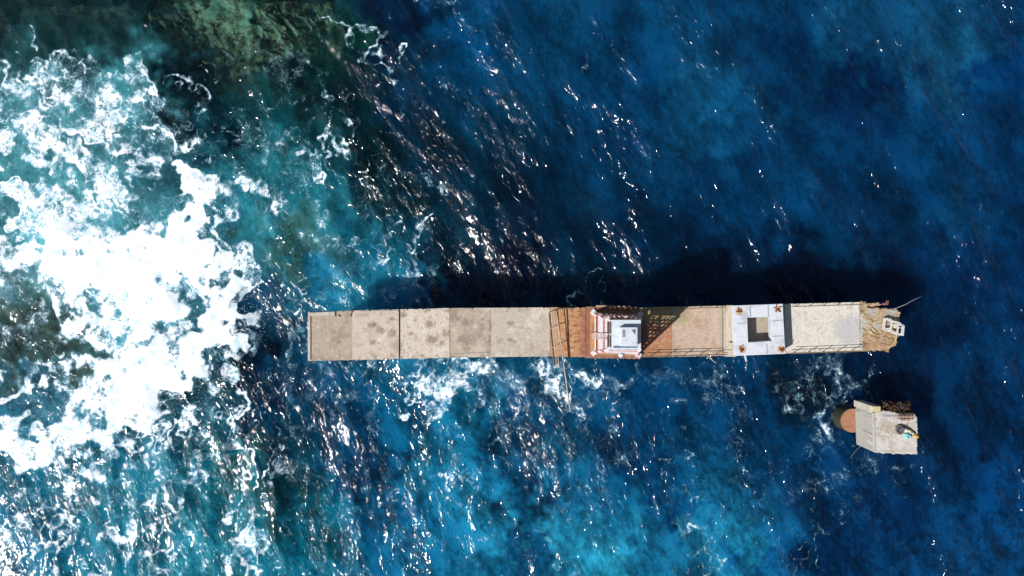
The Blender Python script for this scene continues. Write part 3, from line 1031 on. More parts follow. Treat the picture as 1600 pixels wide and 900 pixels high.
def rubble_slab(name, poly, holes, res, ztop, thick, zfun, cfun, parent, label=None, jag=0.8):
    P = np.array(poly, float)
    gx = np.arange(P[:, 0].min() - 3, P[:, 0].max() + 3, res * 16)
    gy = np.arange(P[:, 1].min() - 3, P[:, 1].max() + 3, res * 16)
    X, Y = np.meshgrid(gx, gy)
    j1, j2 = fbm_field(X.shape, 1.0, 71, 14, 1.5, 1.2), fbm_field(X.shape, 1.0, 72, 14, 1.5, 1.2)
    xc, yc = (X + res * 8 + jag * j1)[:-1, :-1], (Y + res * 8 + jag * j2)[:-1, :-1]
    keep = inside(poly, xc, yc)
    for h in holes: keep &= ~inside(h, xc, yc)
    ids = np.arange(X.size).reshape(X.shape)
    q = np.stack([ids[1:, :-1], ids[1:, 1:], ids[:-1, 1:], ids[:-1, :-1]], -1)[keep]
    jj = np.random.default_rng(5).normal(0, 0.25, (2,) + X.shape)
    Xj, Yj = X + jj[0], Y + jj[1]
    Z = DECK + ztop + zfun(X, Y)
    top = np.stack([(Xj - 800) / 16, (450 - Yj) / 16, Z], -1).reshape(-1, 3)
    n = len(top)
    bot = top.copy(); bot[:, 2] = DECK + ztop - thick
    e = {}
    for f in q:
        for a, b in zip(f, np.roll(f, -1)):
            e[(a, b)] = True
    side = np.array([(b, a, a + n, b + n) for (a, b) in e if (b, a) not in e])
    allq = np.concatenate([q, side, q[:, ::-1] + n])
    used, inv = np.unique(allq, return_inverse=True)
    o = grid_object(name, np.concatenate([top, bot])[used], inv.reshape(-1, 4), CONC, parent, smooth=False)
    c = cfun(X.ravel(), Y.ravel())
    c = np.concatenate([c, c * 0.8])[used]
    set_attr(o.data, 'stain', 'FLOAT_COLOR', np.concatenate([c, np.ones((len(c), 1))], -1))
    if label: o['label'] = label
    return o


tip_poly = [(1344, 472.3), (1353, 472), (1354.5, 474), (1376, 474.5), (1387, 478), (1389, 482.5), (1396, 484), (1404, 484), (1407, 490), (1407, 500),
            (1406, 524), (1402, 530), (1403, 536), (1399, 541), (1392, 543), (1389, 549.5), (1384, 546.5), (1372, 547), (1344, 548.5)]
tip_hole = [(1356, 476.5), (1362, 478.5), (1376, 476), (1388, 477), (1391, 483.5), (1376, 482), (1360, 482.5), (1356, 481)]


def tip_z(x, y):
    u, v = (x - dx0), (y - dy0)
    h = sample(dn[2], u, v) * 0.03 + sample(dn[0], u, v) * 0.01 + sample(dn[1], u, v) * 0.005
    crack = 1 - sstep(0.03, 0.15, np.abs(sample(dn[0], u, v) + 0.25 * sample(dn[1], u, v))) * (sample(dn[2], u, v) > 0)
    # layered breaks running along the pier
    rows = np.zeros_like(x)
    for yy, x0, x1 in [(499, 1351, 1372), (506, 1352, 1366), (503.5, 1372, 1381), (514, 1349, 1365), (523, 1348, 1366), (526, 1364, 1398), (533, 1344, 1362),
                       (520, 1362, 1376), (483.5, 1343, 1354), (492, 1397, 1407), (537, 1375, 1392), (530, 1385, 1399)]:
        yw = yy + 1.6 * np.sin((x - x0) * 0.33 + yy)
        rows = np.maximum(rows, (1 - sstep(0.3, 1.1, np.abs(y - yw))) * (x > x0) * (x < x1))
    return h - 0.05 * crack - 0.09 * rows - 0.10 * sstep(1375, 1405, x) - 0.05


tip = rubble_slab('broken_end', tip_poly, [tip_hole], 0.05, 0.0, 0.7, tip_z, deck_colour, pier, 'crumbled brown outer end of the deck')
MB().prism([D(x, y)[:2] for x, y in [(1345, 478), (1392, 484), (1398, 500), (1398, 530), (1385, 543), (1345, 545)]], DECK - 1.6, DECK - 0.62).build('girder', dark_conc, pier)
tb = MB()
b = D(1372, 512)
tb.tube((b.x, b.y, -11.2), (b.x, b.y, DECK - 1.6), 0.9, 0.9, 20)
tb.build('pile', wet_conc, pier)
# step edge left by the lost topping
st = MB()
st.prism([D(x, y)[:2] for x, y in [(1339.5, 473), (1344, 473), (1344, 489), (1350, 491), (1350, 534), (1345, 538), (1344, 548), (1340, 548)]], DECK + 0.031, DECK + 0.10)

# ------------------------------------------------------------------ railings
rail_mat = solid('weathered_rail', alb((150, 128, 104)), 0.8, c2=alb((104, 78, 58)), nscale=5)
steel_lt = solid('pale_worn_steel', alb((206, 186, 162)), 0.6, c2=alb((150, 118, 90)), nscale=6)


def railing(x0, y0, x1, y1, n, label, lean=0.0, h=1.1):
    root = empty('railing', D(x0, y0))
    tag(root, label, 'railing', 'weathered railings along the pier edges')
    ps = []
    for i in range(n):
        t = (i + 0.5) / n
        p = D(x0 + (x1 - x0) * t, y0 + (y1 - y0) * t, 0.03)
        q = p + Vector((0, lean, h))
        ps.append((p, q))
        MB().tube(p, q, 0.035).build('post', rail_mat, root)
    a, b = D(x0, y0, 0.03), D(x1, y1, 0.03)
    for k in (1.0, 0.52):
        o = Vector((0, lean * k, h * k))
        MB().tube(a + o, b + o, 0.032).build('rail', rail_mat, root)
    return root


railing(1004, 556, 1132, 552.5, 5, 'grey brown railing on the lower pier edge between the tower and the pale slab', 0.0)
railing(1229, 550.8, 1342, 547, 5, 'grey brown railing on the lower pier edge between the pale slab and the broken end', 0.0)
railing(1004, 484, 1130, 480.5, 5, 'grey brown railing on the upper pier edge between the tower and the pale slab', 0.06)
railing(1232, 478.6, 1340, 475.2, 5, 'grey brown railing on the upper pier edge between the pale slab and the broken end', 0.0)

# leaning railing across the walkway
lr = empty('leaning_railing', D(862, 525))
tag(lr, 'bent railing leaning across the walkway left of the tower, its end hanging over the water', 'railing')
A0, A1 = D(857.5, 488, 0.06), D(865.5, 571.5, 0.06)
lean, hh = 0.42, 1.12
for k, nm, mt in ((0.0, 'bottom_rail', rail_mat), (0.55, 'middle_rail', steel_lt), (1.0, 'top_rail', steel_lt)):
    off = Vector((lean * k, 0, hh * k))
    e = A1 + off
    MB().tube(A0 + off, e, 0.045).build(nm, mt, lr)
for t in (0.0, 0.29, 0.645, 1.0):
    p = A0.lerp(A1, t)
    MB().tube(p, p + Vector((lean, 0, hh)), 0.04).build('post', steel_lt, lr)
pole = MB()
p0, p1 = D(868.5, 488, hh + 0.1), D(890.6, 642, 0.35)
pts = [p0.lerp(p1, t) + Vector((0, 0, -0.05 * math.sin(math.pi * t))) for t in np.linspace(0, 1, 14)]
pole.path(pts, 0.065)
po = pole.build('metal_pole', steel_lt, None, smooth=True)
tag(po, 'long thin pale pole lying on the leaning railing and sticking out over the water', 'pole')
eb = MB().path([D(866, 486.5, 0.1), D(874, 482.5, 0.12), D(884, 481.3, 0.15), D(897, 481, 0.1)], 0.05)
tag(eb.build('bent_pipe', rail_mat, None, smooth=True), 'bent brown pipe lying on the upper pier edge beside the leaning railing', 'pipe')

# loose rods
tag(MB().path([D(1103, 553, 0.08), D(1106, 557, 0.1), D(1117.5, 567, 0.3)], 0.05).build('metal_rod', steel_lt, None, smooth=True),
    'short pale rod sticking out from the lower edge beside the railing', 'rod')
white_pt = solid('chalky_white_paint', alb((240, 240, 238), 0.75), 0.6, c2=alb((214, 206, 196)), nscale=6)
tag(MB().prism([D(1162.5, 553)[:2], D(1165.5, 553)[:2], D(1168, 565.5)[:2], D(1166, 565.5)[:2]], DECK - 0.2, DECK - 0.12).build('plank', white_pt),
    'splintered white plank jutting over the water below the pale slab', 'plank')
tag(MB().path([D(1392, 483, -0.3), D(1398, 482, 0.1), D(1410, 475.5, 0.55), D(1420, 468.5, 0.8), D(1435, 462, 0.7)], 0.028).build('bent_wire', solid('grey_wire', alb((150, 160, 170)), 0.5), None, smooth=True),
    'thin bent wire curving up over the water from the broken end', 'wire')

# ------------------------------------------------------------------ pale slab with the square opening
def un(px, py, h):   # apparent pixel of a point h above the deck -> its plan position
    k = (HC - h) / HC
    return (800 + (px - 800) * k, 450 + (py - 450) * k)


SH = 1.55
white_conc = solid('white_painted_concrete', alb((236, 238, 244), 0.72), 0.8, c2=alb((188, 190, 194)), nscale=0.8, thr=(0.48, 0.68), bump=0.2)
ps = empty('opening_slab', D(1185, 515))
tag(ps, 'raised white concrete slab with a square opening and four rust stained corners', 'concrete slab')
oc = [un(1147, 477.5, SH), un(1223, 474.8, SH), un(1227, 552.8, SH), un(1150, 556, SH)]
ic = [un(1167.5, 496.3, SH), un(1205, 495.2, SH), un(1206.5, 532.8, SH), un(1169, 535, SH)]
oc = [D(*p, SH) for p in oc]
ic = [D(*p, SH) for p in ic]
# four beams meeting at mitred corners = one slab
sl_ = MB()
lo = Vector((0, 0, -0.9))
top = oc + ic
v = [p for p in top] + [p + lo for p in top]
f = []
for i in range(4):
    j = (i + 1) % 4
    f += [(i, j, 4 + j, 4 + i), (8 + i, 12 + i, 12 + j, 8 + j), (i, 8 + i, 8 + j, j), (4 + i, 4 + j, 12 + j, 12 + i)]
sl_.add(v, f)
sl_.build('slab', white_conc, ps, bevel=0.02)
groove = solid('slab_joint', alb((150, 156, 164)), 0.9)
for (ax, ay), (bx_, by_) in [((1200, 476), (1201, 495)), ((1207, 501.5), (1223, 500)), ((1207.5, 525.5), (1224, 524.8)), ((1198, 537), (1199, 553)), ((1152, 505), (1167, 504.5)), ((1172, 477.5), (1172.5, 495))]:
    a_, b_ = D(*un(ax, ay, SH), SH + 0.004), D(*un(bx_, by_, SH), SH + 0.004)
    MB().bar(a_, b_, 0.07, 0.008).build('joint_strip', groove, ps)
for p in oc:
    c = p.lerp(ic[oc.index(p)], 0.3)
    MB().box(c.x - 0.3, c.x + 0.3, c.y - 0.3, c.y + 0.3, DECK + 0.005, DECK + SH - 0.9).build('support', pale_conc, ps)
rust_br = solid('flaking_rust', alb((150, 84, 46)), 0.9, c2=alb((96, 52, 34)), nscale=9, bump=0.5)
rust_halo = solid('rust_wash', alb((226, 196, 164)), 0.85, c2=alb((206, 158, 112)), nscale=3)
for x, y in [(1155.5, 486), (1215.5, 483), (1159, 546), (1220, 545.5)]:
    u, v_ = un(x, y, SH)
    c = D(u, v_, SH)
    hl = MB()
    r = np.random.default_rng(int(x))
    n = 22
    rad = r.uniform(0.3, 0.5) + 0.14 * r.standard_normal(n)
    rad = np.convolve(np.concatenate([rad[-2:], rad, rad[:2]]), np.ones(5) / 5, 'valid')
    hl.prism([(c.x + rad[i] * math.cos(2 * math.pi * i / n) * 0.9, c.y + rad[i] * math.sin(2 * math.pi * i / n)) for i in range(n)], DECK + SH + 0.003, DECK + SH + 0.008)
    hl.build('rust_stain', rust_halo, ps)
    sb = MB()
    for k in range(9):
        a = r.uniform(0, 6.28); l = r.uniform(0.12, 0.34)
        o_ = Vector((r.normal(0, 0.13), r.normal(0, 0.13), 0))
        sb.path([c + o_ + Vector((0, 0, 0.02)), c + o_ + Vector((math.cos(a) * l * 0.5, math.sin(a) * l * 0.5, 0.12)), c + o_ + Vector((math.cos(a) * l, math.sin(a) * l, 0.05))], 0.035, 5)
    sb.box(c.x - 0.16, c.x + 0.16, c.y - 0.13, c.y + 0.13, DECK + SH + 0.008, DECK + SH + 0.05)
    sb.build('rusty_stub', rust_br, ps)

# ------------------------------------------------------------------ the beacon tower
tw = empty('beacon_tower', D(962, 521))
tag(tw, 'tapered red and white lattice tower with a white roofed cabin standing on the pier', 'tower')


def banded(name, c1, c2, period):
    m, nt = new_mat(name)
    N = NT(nt)
    out = N.n('ShaderNodeOutputMaterial')
    b = N.n('ShaderNodeBsdfPrincipled')
    N.l(b.outputs[0], out.inputs[0])
    b.inputs['Roughness'].default_value = 0.55
    pos = N.n('ShaderNodeNewGeometry').outputs['Position']
    z = N.n('ShaderNodeSeparateXYZ'); N.l(pos, z.inputs[0])
    f = N.math('FRACT', N.math('DIVIDE', N.math('SUBTRACT', z.outputs[2], DECK), period))
    s_ = N.math('GREATER_THAN', f, 0.5)
    c = N.mix(s_, c1, c2)
    w = N.noise(pos, 5, 5, 0.7)
    c = N.mix(N.smooth(w, 0.50, 0.66, 0, 0.8), c, (0.34, 0.2, 0.15))
    N.l(c, b.inputs['Base Color'])
    return m


RW = banded('red_white_paint', (0.68, 0.62, 0.62), (0.42, 0.12, 0.11), 2.2)
pinkw = solid('faded_pink_white', alb((240, 222, 224), 0.75), 0.6, c2=alb((216, 150, 150)), nscale=4)
redp = solid('faded_red_paint', alb((188, 96, 92)), 0.6, c2=alb((226, 180, 178)), nscale=4)
wht = solid('white_metal', alb((238, 243, 248), 0.74), 0.45, c2=alb((206, 218, 230)), nscale=2)
glass = solid('dark_glass', (0.015, 0.03, 0.05), 0.12, c2=(0.03, 0.05, 0.08), nscale=3)
base = [D(928.5, 489, 0.06), D(999, 492, 0.06), D(996, 553.5, 0.06), D(928.5, 550, 0.06)]       # nw ne se sw
HT = 7.0
ctr = D(960, 515.3)
topc = [Vector((ctr.x + sx * 1.18, ctr.y + sy * 1.2, DECK + HT)) for sx, sy in ((-1, 1), (1, 1), (1, -1), (-1, -1))]
at = lambda i, h: base[i].lerp(topc[i], h / HT)
for i in range(4):
    lg = MB().bar(at(i, 0), at(i, 5.4), 0.3, 0.3, up=(1, 1, 0)).build('leg', RW, tw)
    c = at(i, 0)
    d = (Vector((c.x, c.y, 0)) - Vector((tw.location.x, tw.location.y, 0))).normalized()
    bp_ = MB()
    q = [Vector((0.36, 0, 0)), Vector((0, 0.36, 0)), Vector((-0.36, 0, 0)), Vector((0, -0.36, 0))]
    rot = [0.15, 0.0, 0.25, -0.1][i]
    pl = [(c.x + d.x * 0.1 + p.x * math.cos(rot) - p.y * math.sin(rot), c.y + d.y * 0.1 + p.x * math.sin(rot) + p.y * math.cos(rot)) for p in q]
    bp_.prism(pl, DECK + 0.065, DECK + 0.30)
    bp_.build('base_plate', wht if i == 0 else pinkw, lg)
# lattice sides
for i in range(4):
    j = (i + 1) % 4
    pn = MB()
    nrm = (at(j, 0) - at(i, 0)).cross(at(i, 4) - at(i, 0)).normalized()
    hs = [0.35] + list(np.arange(1.3, 5.3, 0.5))
    for k, h in enumerate(hs):
        pn.bar(at(i, h), at(j, h), 0.09, (0.26 if i == 3 else 0.15) if k else 0.34, up=(0, 0, 1))
    open_side = i in (0, 1)
    if open_side:
        pn = MB()
        for k, h in enumerate((0.35, 2.8, 5.2)):
            pn.bar(at(i, h), at(j, h), 0.09, 0.2)
        pn.bar(at(i, 0.35).lerp(at(j, 0.35), 0.5), at(i, 5.2).lerp(at(j, 5.2), 0.5), 0.07, 0.07, up=nrm)
        pn.bar(at(i, 0.4), at(j, 2.6), 0.08, 0.08); pn.bar(at(j, 0.4), at(i, 2.6), 0.08, 0.08)
    for t in ([] if open_side else [0.5] if i == 3 else np.linspace(0, 1, 9)[1:-1]):
        pn.bar(at(i, 0.35).lerp(at(j, 0.35), t), at(i, 5.3).lerp(at(j, 5.3), t), 0.15, 0.05, up=nrm)
    pn.build('lattice_panel', RW, tw)
    sk = MB()
    a, b_ = at(i, 0.1).lerp(at(j, 0.1), 0.06), at(j, 0.1).lerp(at(i, 0.1), 0.06)
    c_, d_ = at(j, 1.3).lerp(at(i, 1.3), 0.06), at(i, 1.3).lerp(at(j, 1.3), 0.06)
    inn = (Vector((ctr.x, ctr.y, 0)) - Vector(((a.x + b_.x) / 2, (a.y + b_.y) / 2, 0))).normalized() * 0.12
    sk.hexa([a + inn, b_ + inn, b_ + inn * 1.5, a + inn * 1.5], [d_ + inn, c_ + inn, c_ + inn * 1.5, d_ + inn * 1.5])
    sk.build('skirt_panel', redp, tw)
    # pale ring beams
    for h, mt in ((2.3, pinkw), (3.5, wht)) if i in (2, 3) else ():
        MB().bar(at(i, h) + inn * -0.8, at(j, h) + inn * -0.8, 0.16, 0.16).build('ring_beam', mt, tw)
# cabin
cb = MB()
cb.hexa([at(k, 5.4) for k in (3, 2, 1, 0)], [at(k, 6.85) for k in (3, 2, 1, 0)])
cabin = cb.build('cabin', wht, tw)
for i in range(4):
    j = (i + 1) % 4
    for h0, h1, t0, t1 in ((5.5, 5.8, 0.08, 0.92), (5.98, 6.65, 0.06, 0.48), (5.98, 6.65, 0.52, 0.94)):
        q = [at(i, h0).lerp(at(j, h0), t0), at(i, h0).lerp(at(j, h0), t1), at(i, h1).lerp(at(j, h1), t1), at(i, h1).lerp(at(j, h1), t0)]
        m_ = (q[0] + q[2]) / 2
        o_ = Vector((m_.x - ctr.x, m_.y - ctr.y, 0)).normalized()
        w_ = MB()
        w_.hexa([q[0] + o_ * 0.002, q[1] + o_ * 0.002, q[1] + o_ * 0.03, q[0] + o_ * 0.03], [q[3] + o_ * 0.002, q[2] + o_ * 0.002, q[2] + o_ * 0.03, q[3] + o_ * 0.03])
        w_.build('window', glass, cabin)
rf = MB()
ov = 0.08
rc = [Vector((ctr.x + sx * (1.2 + ov), ctr.y + sy * (1.22 + ov), 0)) for sx, sy in ((-1, -1), (1, -1), (1, 1), (-1, 1))]
rf.prism([p[:2] for p in rc], DECK + 6.86, DECK + 7.0)
roof = rf.build('roof', wht, tw, bevel=0.02)
hx, hy = ctr.x + 0.12, ctr.y - 0.12
cp = MB().box(hx - 0.78, hx + 0.78, hy - 0.86, hy + 0.82, DECK + 7.005, DECK + 7.6).build('hatch_cap', wht, roof, bevel=0.12)
MB().box(hx - 0.56, hx - 0.36, hy - 0.05, hy + 0.55, DECK + 7.605, DECK + 7.65).build('vent', solid('vent_grey', alb((150, 158, 166)), 0.6, nscale=20), roof)
MB().prism([(hx + 0.22, hy + 0.55), (hx + 0.52, hy + 0.6), (hx + 0.5, hy + 0.2)], DECK + 7.605, DECK + 7.68).build('bracket', solid('bracket_grey', alb((120, 124, 130)), 0.6), roof)
gt = MB().bar((rc[0].x + 0.15, rc[0].y + 0.22, DECK + 7.03), (rc[1].x - 0.35, rc[1].y + 0.22, DECK + 7.03), 0.14, 0.06)
gt.build('gutter', solid('gutter_grey', alb((110, 130, 150)), 0.5), roof)
# ladder on the landward side
ld = MB()
l0, l1 = at(3, 0.1).lerp(at(0, 0.1), 0.42) + Vector((-0.25, 0, 0)), at(3, 5.6).lerp(at(0, 5.6), 0.42) + Vector((-0.2, 0, 0))
sd = Vector((0, 0.24, 0))
ld.tube(l0 - sd, l1 - sd, 0.035); ld.tube(l0 + sd, l1 + sd, 0.035)
for k in range(1, 17):
    c = l0.lerp(l1, k / 17)
    ld.tube(c - sd, c + sd, 0.022)
ld.build('ladder', pinkw, tw)
lamp = MB()
c = at(3, 3.2).lerp(at(2, 3.2), 0.52) + Vector((0, -0.35, 0))
lamp.tube(c + Vector((0, 0, -0.35)), c, 0.2, 0.26, 14); lamp.tube(c, c + Vector((0, 0, 0.3)), 0.26, 0.12, 14)
lamp.tube(c + Vector((0, 0.35, -0.2)), c + Vector((0, 0, -0.2)), 0.05)
lamp.build('beacon_lamp', wht, tw, smooth=False)
tag(MB().bar(D(931, 478, 0.2), D(985, 479.2, 0.2), 0.12, 0.12).build('timber_beam', solid('bleached_timber', alb((212, 186, 150)), 0.8, c2=alb((160, 126, 92)), stretch=(0.3, 4, 4))),
    'bleached timber lying along the upper edge of the tower plinth', 'timber')

# ------------------------------------------------------------------ white frame and rope on the broken end
fr = empty('steel_frame', D(1395, 512))
tag(fr, 'toppled white steel frame lying on the broken brown end of the pier', 'steel frame')
wf = solid('frame_white', alb((236, 232, 226), 0.72), 0.5, c2=alb((208, 196, 180)), nscale=5)
zf = 0.35
def fbar(name, pts, w=0.13, z=zf, parent=fr):
    m_ = MB()
    pts = [(a - 4.5, b) for a, b in pts]
    for (a0, a1), (b0, b1) in zip(pts[:-1], pts[1:]):
        m_.bar(D(a0, a1, z), D(b0, b1, z), w, 0.1)
    return m_.build(name, wf, parent)


fbar('side_bar', [(1384, 497), (1381.5, 514.5)], 0.26)
fbar('side_bar', [(1382, 515), (1392, 517), (1402, 521.5), (1411.5, 522.5)], 0.2)
fbar('side_bar', [(1384, 497.5), (1393, 501.5), (1402, 503.5), (1408, 506)], 0.2, 0.45)
fbar('cross_bar', [(1394.5, 500.5), (1391.5, 518)], 0.2, 0.42)
fbar('cross_bar', [(1383.5, 513), (1395, 513)], 0.12, 0.3)
fbar('cross_bar', [(1404, 504), (1402, 521)], 0.14, 0.46)
fbar('cross_bar', [(1394, 507), (1406, 512)], 0.1, 0.5)
fbar('end_bar', [(1411, 508), (1409.5, 524)], 0.26, 0.5)
fbar('end_bar', [(1403, 507), (1411.5, 508)], 0.15, 0.5)
MB().prism([D(x, y)[:2] for x, y in [(1391.5, 505.5), (1397.5, 505), (1397, 513), (1391, 512)]], DECK + 0.5, DECK + 0.56).build('panel', solid('cream_plate', alb((240, 228, 204)), 0.6), fr)
rope_y = solid('yellowed_rope', alb((236, 212, 152)), 0.8, c2=alb((206, 170, 110)), nscale=8)
tag(MB().path([D(1398.5, 521, 0.3), D(1399, 528, 0.16), D(1398, 534, 0.1), D(1393, 539, 0.08), D(1387.5, 543, 0.03)], 0.055).build('rope', rope_y, None, smooth=True),
    'yellowed rope running from the white steel frame down the broken end', 'rope')
tag(MB().path([D(1357, 514.5, 0.06), D(1362, 520, 0.08), D(1367, 523, 0.08), D(1368.5, 520, 0.08), D(1365, 514.5, 0.07), D(1361, 512, 0.04)], 0.045).build('rope', rope_y, None, smooth=True),
    'pale loop of rope lying on the cracked middle of the broken end', 'rope')
pk = MB()
r = np.random.default_rng(9)
for k in range(14):
    c = D(1379 + r.uniform(0, 8), 474 + r.uniform(-1, 2.5), 0.0)
    a = r.uniform(0, 3.1); l = r.uniform(0.1, 0.35)
    pk.path([c, c + Vector((math.cos(a) * l / 2, math.sin(a) * l / 2, 0.12)), c + Vector((math.cos(a) * l, math.sin(a) * l, 0.02))], 0.03, 5)
tag(pk.build('scrap_bundle', solid('pink_scrap', alb((198, 140, 136)), 0.8, c2=alb((120, 60, 50)), nscale=9)), 'tangle of pinkish scrap wire on the upper corner of the broken end', 'scrap')

# ------------------------------------------------------------------ the lone block on its pile
bk = empty('mooring_block', D(1390, 670, -DECK))
tag(bk, 'lone concrete block on a round brown pile standing in the sea off the pier end', 'concrete block')
ZB = -1.2                                   # top, relative to the deck
ZL = 1.9                                    # underside above the water
# measured pixels: W() un-projects at the given level
T = lambda x, y, z=DECK + ZB: W(x, y, z)
zt = DECK + ZB
body = MB()
top_p = [T(1364.5, 644), T(1431, 646.5), T(1433.5, 672), T(1432, 709.5), T(1400, 708.8), T(1366, 706.5)]
def under(p): return Vector((p.x, p.y, ZL))


def block_colour(x, y):
    n0 = sample(dn[0], (x - 1280) % 900, (y - 620) % 110)
    n1 = sample(dn[1], (x - 1280) % 900, (y - 620) % 110)
    n2 = sample(dn[2], (x - 1280) % 900, (y - 620) % 110)
    c = np.ones(x.shape + (3,)) * s2l((224, 216, 206))
    def bl(c, m_, t): return c * (1 - np.clip(m_, 0, 1)[..., None]) + s2l(t) * np.clip(m_, 0, 1)[..., None]
    c = bl(c, 0.7 * sstep(-0.3, 1.5, n0), (200, 188, 172))
    c = bl(c, (1 - sstep(0.5, 1.1, np.hypot((x - 1386) / 16, (y - 668) / 14) + 0.3 * n1)) * 0.8, (190, 174, 152))
    c = bl(c, 0.8 * (1 - sstep(0.5, 1.1, np.hypot((x - 1415) / 16, (y - 652) / 6) + 0.25 * n1)), (196, 150, 122))
    c = bl(c, 0.8 * sstep(0.9, 1.8, n1) * (y < 668), (150, 128, 106))
    c = bl(c, 0.85 * (np.minimum(np.abs(y - 649), np.abs(y - 654)) + 0.5 * n1 < 0.7) * (np.abs(x - 1415) < 13), (96, 62, 46))
    c = bl(c, 0.7 * (np.abs(y - 704.5) < 0.8) * (x > 1370), (196, 184, 168))
    return np.minimum(c / E_FLAT, 0.75)


# gridded top with sides, using the same builder at this level
def block_top():
    s = (ZC - zt) / HC
    poly = [(800 + (x - 800) * s, 450 + (y - 450) * s) for x, y in
            [(1364.3, 645), (1372, 643.5), (1382, 642), (1396, 644.5), (1405, 647), (1431, 647.5), (1432.5, 655), (1433.5, 673), (1432.5, 709.8), (1400, 709), (1366, 706.8)]]
    zf_ = lambda x, y: 0.008 * sample(dn[1], (x - 1280) % 900, (y - 620) % 110) - 0.18 * sstep(652, 647, 450 + (y - 450) / s) * sstep(1372, 1392, 800 + (x - 800) / s)
    return rubble_slab('block_body', poly, [], 0.06, ZB, zt - ZL, zf_, lambda x, y: block_colour(800 + (x - 800) / s, 450 + (y - 450) / s), bk, jag=0.35)


block_top()
# sloping landward face: from the top edge down to the foot
grey_c = solid('grey_face_concrete', alb((196, 192, 182)), 0.9, c2=alb((168, 164, 152)), nscale=1.4, stretch=(0.4, 3, 1), bump=0.3)
sf = MB()
zlo = ZL + 0.4
a_, b_ = T(1364.5, 643), T(1366, 706.5)
c_, d_ = W(1338.5, 643, zlo), W(1341, 695.5, zlo)
c0 = Vector((b_.x - 0.05, b_.y, zlo)); a0 = Vector((a_.x - 0.05, a_.y, zlo))
sf.add([a_, b_, d_, c_, Vector((a_.x, a_.y, ZL)), Vector((b_.x, b_.y, ZL)), Vector((d_.x, d_.y, ZL)), Vector((c_.x, c_.y, ZL))],
       [(0, 3, 2, 1), (4, 5, 6, 7), (0, 4, 7, 3), (1, 2, 6, 5), (2, 3, 7, 6), (0, 1, 5, 4)])
sf.build('sloping_face', grey_c, bk, bevel=0.03)
MB().bar(T(1364.5, 645, zt + 0.02), T(1366, 706, zt + 0.02), 0.22, 0.12).build('edge_strip', pale_conc, bk, bevel=0.02)
# raised upstand at the upper left
zu = zt + 0.2
ut = [T(1361.5, 644.5, zu), T(1378, 644, zu), T(1377, 634.5, zu), T(1361.5, 634, zu)]
MB().hexa([Vector((p.x, p.y, ZL + 0.1)) for p in ut], [Vector((p.x, p.y, zu - 0.12)) for p in ut]).build(
    'upstand', solid('upstand_concrete', alb((226, 220, 200)), 0.9, c2=alb((200, 192, 168)), nscale=1.5, bump=0.3), bk, bevel=0.04)
MB().hexa([Vector((p.x, p.y, zu - 0.118)) for p in ut], [ut[0] + Vector((0.05, 0.05, 0)), ut[1] + Vector((-0.12, 0.06, -0.06)), ut[2] + Vector((-0.08, -0.06, 0.03)), ut[3] + Vector((0.06, -0.04, 0.08))]).build(
    'upstand_cap', solid('yellow_concrete', alb((226, 210, 160)), 0.9, c2=alb((194, 176, 128)), nscale=3, bump=0.5), bk, bevel=0.04)
# broken upper side with bare reinforcement
bb = MB()
r = np.random.default_rng(77)
for k in range(120):
    x, y = r.uniform(1377, 1420), r.uniform(630, 643)
    y = max(y, 631 + 0.0022 * (x - 1392) ** 2)
    p = T(x, y, zt - r.uniform(0.3, 1.6))
    s_ = r.uniform(0.15, 0.5)
    q = [p + Vector((r.uniform(-s_, s_), r.uniform(-s_, s_), r.uniform(-s_, s_) * 0.7)) for _ in range(4)]
    bb.add(q, [(0, 1, 2), (0, 2, 3), (0, 3, 1), (1, 3, 2)])
bb.build('broken_side', solid('shaded_rusty_concrete', (0.035, 0.022, 0.016), 0.95, c2=(0.10, 0.05, 0.035), nscale=4, bump=0.6), bk)  # rust brown taken near black, the shade of this side painted in
for k in range(7):
    x = r.uniform(1379, 1419)
    p = T(x, 644, zt - 0.2)
    MB().path([p, p + Vector((r.uniform(-.4, .4), 0.35, 0.12)), p + Vector((r.uniform(-.8, .8), r.uniform(.3, .8), r.uniform(-.5, .2)))], 0.03, 5).build('bare_rebar', rst, bk)
for y in (648.5, 653.5):
    MB().path([T(1403, y, zt - 0.02), T(1412, y + 0.6, zt + 0.03), T(1428, y, zt - 0.02)], 0.035, 5).build('bare_rebar', rst, bk)
for x in (1408, 1414, 1420, 1425):
    MB().path([T(x, 644, zt - 0.1), T(x + 0.4, 657, zt + 0.02)], 0.03, 5).build('bare_rebar', rst, bk)
# the pile
pb = W(1332, 657, 1.9)
rp_ = 1.28
n = 40
pm = MB()
pm.tube((pb.x, pb.y, -11), (pb.x, pb.y, 1.9), rp_, rp_, n)
pil = pm.build('pile', solid('weedy_pile', (0.045, 0.045, 0.02), 0.55, c2=(0.02, 0.022, 0.012), nscale=2.5, bump=0.5), bk)
MB().tube((pb.x, pb.y, 1.902), (pb.x, pb.y, 1.99), rp_ - 0.03, rp_ - 0.05, n).build('pile_top', solid('red_brown_cap', alb((184, 130, 100)), 0.9, c2=alb((160, 108, 80)), nscale=1.5, bump=0.3), pil)
q_ = T(1400, 678)
MB().tube((q_.x, q_.y, -11), (q_.x, q_.y, ZL + 0.05), 1.25, 1.25, 24).build('pile', wet_conc, bk)
pr = MB()
for rr_ in (1.0,):
    pts = [Vector((pb.x + rr_ * math.cos(a), pb.y + rr_ * math.sin(a), 2.0)) for a in np.linspace(-1.2, 1.3, 16)]
    pr.path(pts, 0.04, 5)
pr.build('pile_ring', solid('pale_ring', alb((214, 172, 140)), 0.8), pil)
fan = MB().path([W(1345, 697, 2.2), W(1338, 703, 0.8), W(1331, 712, 0.3), W(1328, 722, 0.05)], 0.04)
